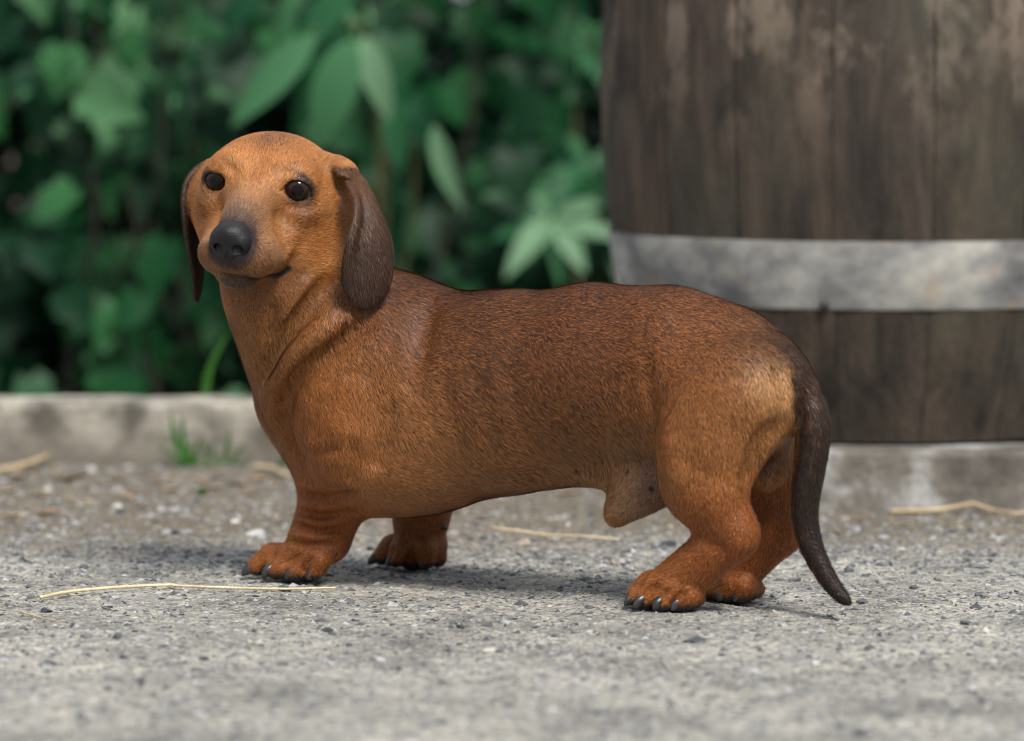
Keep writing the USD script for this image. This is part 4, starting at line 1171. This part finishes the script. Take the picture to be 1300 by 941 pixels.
def tint_of(p, nrm):
    """Coat colour and share of dark hairs at surface points."""
    c, w = np.zeros((len(p), 4)), np.zeros(len(p))
    q = frame(p)
    hd = np.linalg.norm((p - H(-0.02, 0, -0.03)) / np.array([1, 1, 1]), axis=1)
    hw = smoothstep(0.115, 0.085, hd)
    for (px, py), s, col, dark in BODY_TINT:
        a = frame(surf(px, py)[None])[0]
        g = np.exp(-0.5 * ((q - a) ** 2).sum(1) / (s * 0.80) ** 2) + 1e-12 / (0.001 + ((q - a) ** 2).sum(1))
        c += g[:, None] * np.array([*col, dark])
        w += g
    c /= w[:, None]
    sad = smoothstep(0.15, 0.40, c[:, 3])
    c[:, :3] *= np.array([0.73, 0.62, 0.56]) * (1 - 0.22 * sad[:, None])
    c[:, 3] = np.clip(c[:, 3] * 1.22, 0, 0.8)
    c2, w2 = np.zeros((len(p), 4)), np.zeros(len(p))
    local = (p - HC) @ HEAD.T
    local[:, 1] = np.abs(local[:, 1])
    for (px, py), s, col, dark in HEAD_TINT:
        a = HEAD @ (surf(px, py) - HC)
        a[1] = abs(a[1])
        g = np.exp(-0.5 * ((local - a) ** 2).sum(1) / (s * 0.7) ** 2) + 1e-12 / (0.0005 + ((local - a) ** 2).sum(1))
        c2 += g[:, None] * np.array([*col, dark])
        w2 += g
    c2 /= w2[:, None]
    c2[:, :3] = c2[:, :3] * np.array([0.78, 0.72, 0.70])
    c = c * (1 - hw[:, None]) + c2 * hw[:, None]
    # tail, dark with brown underside
    dt, it = cKDTree(tp).query(p, workers=-1)
    along = it / (len(tp) - 1)
    side = (p - tp[it]) @ HEADING / np.maximum(tr[it], 1e-4)
    wide = 0.012 * smoothstep(0.3, -0.3, side)
    tw = smoothstep(0.007, 0.0, dt - tr[it] - 0.004 - wide) * smoothstep(0.02, 0.09, along + 4 * wide)
    rim = smoothstep(0.25, 0.95, side) * smoothstep(0.95, 0.55, along)
    tcol = np.array([.030, .021, .017]) * (1 - rim[:, None]) + np.array([.30, .12, .04]) * rim[:, None]
    tdark = 0.62 * (1 - rim) + 0.2 * rim
    streak = meshkit.noise(p * np.array([260, 260, 60.0]), 4)
    tcol = tcol + (np.array([.26, .11, .04]) - tcol) * (smoothstep(0.58, 0.85, streak) * 0.5 * smoothstep(0.9, 0.4, along) + 0.28 * smoothstep(0.40, 0.08, along))[:, None]
    c = c * (1 - tw[:, None]) + np.concatenate([tcol, tdark[:, None]], 1) * tw[:, None]
    # ears
    for pts, rad, k in ((near_ear, near_rad, 0), (far_ear, far_rad, 1)):
        de, ie = cKDTree(pts).query(p, workers=-1)
        ew = smoothstep(0.0048, 0.0036, de)
        t = (ie % 150) / 149.0
        ew = ew * smoothstep(0.0, 0.10, t)
        m = meshkit.fbm(p * 70, 3, 8)
        brown = smoothstep(0.62, 0.15, t) * 0.55 + 0.25 * m
        col = np.array([.050, .032, .027]) * (1 - brown[:, None]) + np.array([.23, .098, .040]) * brown[:, None]
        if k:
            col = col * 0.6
        c = c * (1 - ew[:, None]) + np.concatenate([col, 0.30 + 0 * t[:, None]], 1) * ew[:, None]
    # dark skin round the eyes, the mouth line and chin, the pads under the paws
    for i in (0, 1):
        de = np.linalg.norm(p - EYE_O[i], axis=1)
        ew = smoothstep(0.0174, 0.0152, de) * smoothstep(1.22, 1.0, np.arccos(np.clip(unit(p - EYE_O[i]) @ EYE_AX[i], -1, 1)))
        c = c * (1 - ew[:, None]) + np.array([.030, .022, .022, .5]) * ew[:, None]
    mouth = FOLDS_3D[MOUTH][0]
    dm = cKDTree(mouth).query(p, workers=-1)[0]
    mw = smoothstep(0.0038, 0.0020, dm) * (hw > 0.5)
    c = c * (1 - mw[:, None]) + np.array([.018, .014, .014, .5]) * mw[:, None]
    chin = smoothstep(0.022, 0.012, np.linalg.norm((p - H(0.070, 0.004, -0.066)) * [1, 0.6, 1], axis=1))
    c = c * (1 - 0.8 * chin[:, None]) + np.array([.085, .060, .048, .4]) * 0.8 * chin[:, None]
    nb = smoothstep(0.026, 0.018, np.linalg.norm((p - H(0.085, 0.0, -0.022)), axis=1))
    c = c * (1 - nb[:, None]) + np.array([.045, .038, .038, .4]) * nb[:, None]
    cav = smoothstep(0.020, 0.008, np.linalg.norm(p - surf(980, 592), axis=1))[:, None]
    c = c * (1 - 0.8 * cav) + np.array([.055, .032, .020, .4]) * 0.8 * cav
    for q_ in ((731, 598), (797, 598), (827, 621)):                                  # teats
        tw_ = smoothstep(0.0036, 0.0016, np.linalg.norm(p - surf(*q_), axis=1))
        c = c * (1 - tw_[:, None]) + np.array([.045, .028, .026, .5]) * tw_[:, None]
    pad = smoothstep(0.010, 0.0045, p[:, 2]) * smoothstep(0.2, -0.3, nrm[:, 2])
    c = c * (1 - pad[:, None]) + np.array([.035, .030, .030, .3]) * pad[:, None]
    patch = meshkit.fbm(p * 38, 3, 5) - 0.5
    c[:, :3] *= (1 + 0.30 * patch)[:, None]
    c[:, 3] = np.clip(c[:, 3] * (1 + 0.9 * patch), 0, 0.8)
    return c


FLOW = [((350, 430), (.25, 1)), ((430, 400), (.15, 1)), ((470, 395), (.5, .85)), ((430, 480), (.5, .8)), ((365, 540), (.3, 1)), ((430, 570), (.25, 1)), ((410, 650), (.05, 1)), ((360, 712), (-.8, .5)), ((500, 370), (1, .35)), ((560, 420), (.95, .4)), ((560, 550), (.75, .6)),
        ((560, 630), (.9, .4)), ((660, 390), (1, .12)), ((680, 520), (.85, .5)), ((680, 600), (.75, .6)), ((800, 390), (1, .15)), ((800, 560), (.6, .8)), ((850, 430), (.9, .5)), ((860, 540), (.35, .9)), ((930, 430), (.85, .5)), ((930, 560), (.15, 1)),
        ((985, 440), (.75, .7)), ((988, 495), (.15, 1)), ((900, 640), (.15, 1)), ((905, 705), (-.45, .9)), ((830, 755), (-.9, .4)), ((790, 640), (-.6, .8)), ((970, 650), (0, 1)), ((530, 690), (-.1, 1))]


def flow_of(p, nrm):
    d, w = np.zeros((len(p), 3)), np.zeros(len(p))
    q = frame(p)
    for (px, py), (dx, dy) in FLOW:
        a = frame(surf(px, py)[None])[0]
        g = 1.0 / (((q - a) ** 2).sum(1) + 2e-4) ** 1.5
        d += g[:, None] * (-HEADING * dx - UP * dy)
        w += g
    d /= w[:, None]
    hd = np.linalg.norm(p - H(-0.02, 0, -0.03), axis=1)
    hw = smoothstep(0.11, 0.085, hd)[:, None]
    away = unit(p - H(0.100, 0, -0.020))
    d = d * (1 - hw) + away * hw
    dt, it = cKDTree(tp).query(p, workers=-1)
    tw = smoothstep(0.012, 0.004, dt - tr[it])[:, None]
    d = d * (1 - tw) + unit(np.gradient(tp, axis=0))[it] * tw
    for pts in (near_ear, far_ear):
        ew = smoothstep(0.006, 0.0035, cKDTree(pts).query(p, workers=-1)[0])[:, None]
        d = d * (1 - ew) + np.array([0.05, 0, -1.0]) * ew
    d = unit(d)
    return unit(d - nrm * (d * nrm).sum(1, keepdims=True))


MOUTH = next(i for i, f in enumerate(FOLDS) if f[0][0] == (264, 341))
DOG_N = np.array(trimesh.Trimesh(DOG_V, DOG_F, process=False).vertex_normals)
DOG_C = tint_of(DOG_V, DOG_N)
BASE = DOG_V[:, :2].mean(0)
dog_t = thing('dog', 'smooth-haired red-brown dachshund standing side on with its head turned to face us', 'dog', (0, 0, 0))
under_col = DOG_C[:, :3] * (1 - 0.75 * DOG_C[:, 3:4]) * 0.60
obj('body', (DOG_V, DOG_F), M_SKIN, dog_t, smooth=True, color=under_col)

rng = np.random.default_rng(7)
tri = DOG_V[DOG_F]
area = np.linalg.norm(np.cross(tri[:, 1] - tri[:, 0], tri[:, 2] - tri[:, 0]), axis=1) / 2
cen = tri.mean(1)
keep = np.ones(len(area))
for i in (0, 1):
    keep[np.linalg.norm(cen - EYE_O[i], axis=1) < 0.0150] = 0
keep[np.linalg.norm(cen - H(0.086, 0, -0.022), axis=1) < 0.019] = 0
for q_ in ((731, 598), (797, 598), (827, 621)):
    keep[np.linalg.norm(cen - surf(*q_), axis=1) < 0.0030] = 0
keep[(cKDTree(FOLDS_3D[MOUTH][0]).query(cen, workers=-1)[0] < 0.0028)] = 0
fine = smoothstep(0.12, 0.085, np.linalg.norm(cen - H(-0.02, 0, -0.03), axis=1))
weight = area * keep * (1 + 0.9 * fine)
N_HAIR = 520000
pick = rng.choice(len(area), N_HAIR, p=weight / weight.sum())
b = rng.dirichlet((1, 1, 1), N_HAIR)
root = (tri[pick] * b[:, :, None]).sum(1)
hn = unit((DOG_N[DOG_F[pick]] * b[:, :, None]).sum(1))
hc4 = (DOG_C[DOG_F[pick]] * b[:, :, None]).sum(1)
dirs = flow_of(root, hn)
legs = smoothstep(0.13, 0.06, root[:, 2])
fine = fine[pick]
stub = smoothstep(0.016, 0.005, cKDTree(FOLDS_3D[MOUTH][0]).query(root, workers=-1)[0])
bare = smoothstep(0.020, 0.010, np.linalg.norm(root - surf(815, 618), axis=1))
length = (0.0056 * (1 - 0.50 * np.maximum(fine, 0.55 * legs))) * rng.uniform(0.7, 1.25, N_HAIR) * (1 - 0.6 * bare) * (1 - 0.6 * stub) * (1 - 0.30 * legs)
swirl = (meshkit.fbm(root * 45, 2, 11) - 0.5) * 1.1 + rng.normal(0, 0.20, N_HAIR)
side = np.cross(hn, dirs)
dirs = unit(dirs * np.cos(swirl)[:, None] + side * np.sin(swirl)[:, None])
side = unit(np.cross(hn, dirs))
lift = rng.uniform(0.08, 0.32, N_HAIR)
tipv = unit(dirs + hn * lift[:, None])
wid = rng.uniform(0.00018, 0.00034, N_HAIR) * (1 - 0.25 * fine)
p0 = root - hn * 0.0001
mid_ = p0 + tipv * (length * 0.55)[:, None]
tip_ = p0 + unit(tipv - hn * 0.10) * length[:, None]
gap = map_coordinates(dog.d, ((tip_ - dog.lo) / CELL).T, order=1, mode='nearest')
tip_ = tip_ + hn * np.clip(0.0014 - gap, 0, 0.006)[:, None]
V4 = np.stack([p0 - side * wid[:, None], p0 + side * wid[:, None], tip_], 1)
V4[:, 0] += 0
dark = rng.random(N_HAIR) < np.maximum(hc4[:, 3], 0.03)
var = np.exp(rng.normal(-0.02, 0.20, N_HAIR))[:, None]
col = hc4[:, :3] * var
col[:, 1] *= rng.uniform(0.92, 1.12, N_HAIR)
light = (rng.random(N_HAIR) < 0.16) & (hc4[:, 0] > 0.15)
col[light] = col[light] * 1.25 + np.array([.05, .030, .012])
col = np.where(dark[:, None], DARK_HAIR * var, col)
shade_n = unit(hn + tipv * rng.normal(0.0, 0.16, N_HAIR)[:, None] + side * rng.normal(0, 0.18, N_HAIR)[:, None])
fh = np.arange(N_HAIR * 3).reshape(-1, 3)
V3 = V4.reshape(-1, 3)
# every blade is wound so that it faces away from the skin
face_n = np.cross(V4[:, 1] - V4[:, 0], V4[:, 2] - V4[:, 0])
fl = (face_n * hn).sum(1) < 0
fh[fl] = fh[fl][:, ::-1]
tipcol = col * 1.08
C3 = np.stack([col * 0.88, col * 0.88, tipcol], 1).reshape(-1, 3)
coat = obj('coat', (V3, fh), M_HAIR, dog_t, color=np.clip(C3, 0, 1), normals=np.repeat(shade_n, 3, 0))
tag(coat, kind='stuff')

# nose
nf = Field(H(0.086, 0, -0.024) - 0.036, H(0.086, 0, -0.024) + 0.036, 0.0009)
_dog, dog = dog, nf
dog.ball(H(0.0835, 0, -0.0165), (0.0135, 0.0174, 0.0102), HEAD, k=0.004)
dog.ball(H(0.0815, 0, -0.0105), (0.0125, 0.0120, 0.0070), HEAD, k=0.006)
dog.ball(H(0.0845, 0, -0.0260), (0.0130, 0.0130, 0.0120), HEAD, k=0.006)
dog.ball(H(0.0870, 0.0104, -0.0215), (0.0085, 0.0080, 0.0085), HEAD, k=0.005)
dog.ball(H(0.0870, -0.0104, -0.0215), (0.0085, 0.0080, 0.0085), HEAD, k=0.005)
hc((0.0910, 0, -0.0290), (0.0860, 0, -0.0425), 0.0062, 0.0046, k=0.006)
for sd in (-1, 1):
    dog.cone(H(0.1000, 0.0078 * sd, -0.0235), H(0.0890, 0.0100 * sd, -0.0240), 0.0040, 0.0034, k=0.003, cut=True)
    dog.cone(H(0.0975, 0.0110 * sd, -0.0260), H(0.0900, 0.0195 * sd, -0.0285), 0.0024, 0.0015, k=0.002, cut=True)
dog.crease(np.array([H(0.0985, 0, -0.014), H(0.0985, 0, -0.026), H(0.0920, 0, -0.0440)]), 0.0015, 0.0020)
nv, nfc = dog.mesh()
dog = _dog
nm = max(trimesh.Trimesh(nv, nfc, process=False).split(only_watertight=False), key=lambda m: len(m.faces))
was = np.array(nm.vertices)
trimesh.smoothing.filter_taubin(nm, lamb=0.5, nu=0.52, iterations=4)
moved = np.array(nm.vertices) - was
nm.vertices = was + np.where(np.linalg.norm(moved, axis=1, keepdims=True) < 0.0008, moved, 0)
obj('nose', nm, M_NOSE, dog_t, smooth=True)

# eyes
for i in (0, 1):
    sph = trimesh.creation.icosphere(4, EYE_R)
    ang = np.arccos(np.clip(unit(sph.vertices) @ EYE_AX[i], -1, 1))
    white = smoothstep(0.86, 1.02, ang)[:, None]
    ecol = np.array([.018, .010, .007]) * (1 - white) + np.array([.10, .085, .085]) * white
    sph.apply_translation(EYE_O[i])
    eye = obj('eye', sph, M_EYE, dog_t, smooth=True, color=ecol)
    for nm_, half, colr, proud in (('iris', 0.80, (.024, .010, .005), 0.00015), ('pupil', 0.40, (.003, .003, .003), 0.00032)):
        rings, seg = np.linspace(0, half, 10)[1:], 40
        an = np.arange(seg) * 2 * math.pi / seg
        e1 = unit(np.cross(EYE_AX[i], UP))
        e2 = np.cross(e1, EYE_AX[i])
        cv = [EYE_AX[i][None]] + [EYE_AX[i] * math.cos(r) + math.sin(r) * (np.cos(an)[:, None] * e1 + np.sin(an)[:, None] * e2) for r in rings]
        q = np.arange(seg)
        cfc = [np.stack([0 * q, 1 + q, 1 + (q + 1) % seg], 1)]
        for r in range(8):
            a_, b_ = 1 + r * seg, 1 + (r + 1) * seg
            cfc += [np.stack([a_ + q, b_ + q, b_ + (q + 1) % seg], 1), np.stack([a_ + q, b_ + (q + 1) % seg, a_ + (q + 1) % seg], 1)]
        cap = trimesh.Trimesh(np.vstack(cv) * (EYE_R + proud), np.vstack(cfc), process=False)
        if (cap.face_normals[0] @ EYE_AX[i]) < 0:
            cap.invert()
        cap.apply_translation(EYE_O[i])
        obj(nm_, cap, M_EYE, str(eye.GetPath()), smooth=True, color=np.tile(colr, (len(cap.vertices), 1)))

# claws
for a, c, r in CLAWS:
    n, m = 9, 10
    t = np.linspace(0, 1, n)
    midp = (a + c) / 2 + np.array([0, 0, 0.0022])
    path = (1 - t)[:, None] ** 2 * a + 2 * (t * (1 - t))[:, None] * midp + t[:, None] ** 2 * c
    tg = unit(np.gradient(path, axis=0))
    s1 = unit(np.cross(tg, UP + 0.01))
    s2 = np.cross(s1, tg)
    rr = r * np.sqrt(np.clip(1 - t ** 1.7, 0.02, 1))
    an = np.arange(m) * 2 * math.pi / m
    ring = path[:, None] + rr[:, None, None] * (0.8 * np.cos(an)[None, :, None] * s1[:, None] + np.sin(an)[None, :, None] * s2[:, None])
    ii, jj = np.meshgrid(np.arange(n - 1), np.arange(m), indexing='ij')
    quad = np.stack([ii * m + jj, ii * m + (jj + 1) % m, (ii + 1) * m + (jj + 1) % m, (ii + 1) * m + jj], -1).reshape(-1, 4)
    vv = np.vstack([ring.reshape(-1, 3), path[-1:]])
    ff = np.vstack([quad[:, [0, 1, 2]], quad[:, [0, 2, 3]], [[(n - 1) * m + j, (n - 1) * m + (j + 1) % m, n * m] for j in range(m)]])
    obj('claw', (vv, ff), M_CLAW, dog_t, smooth=True)
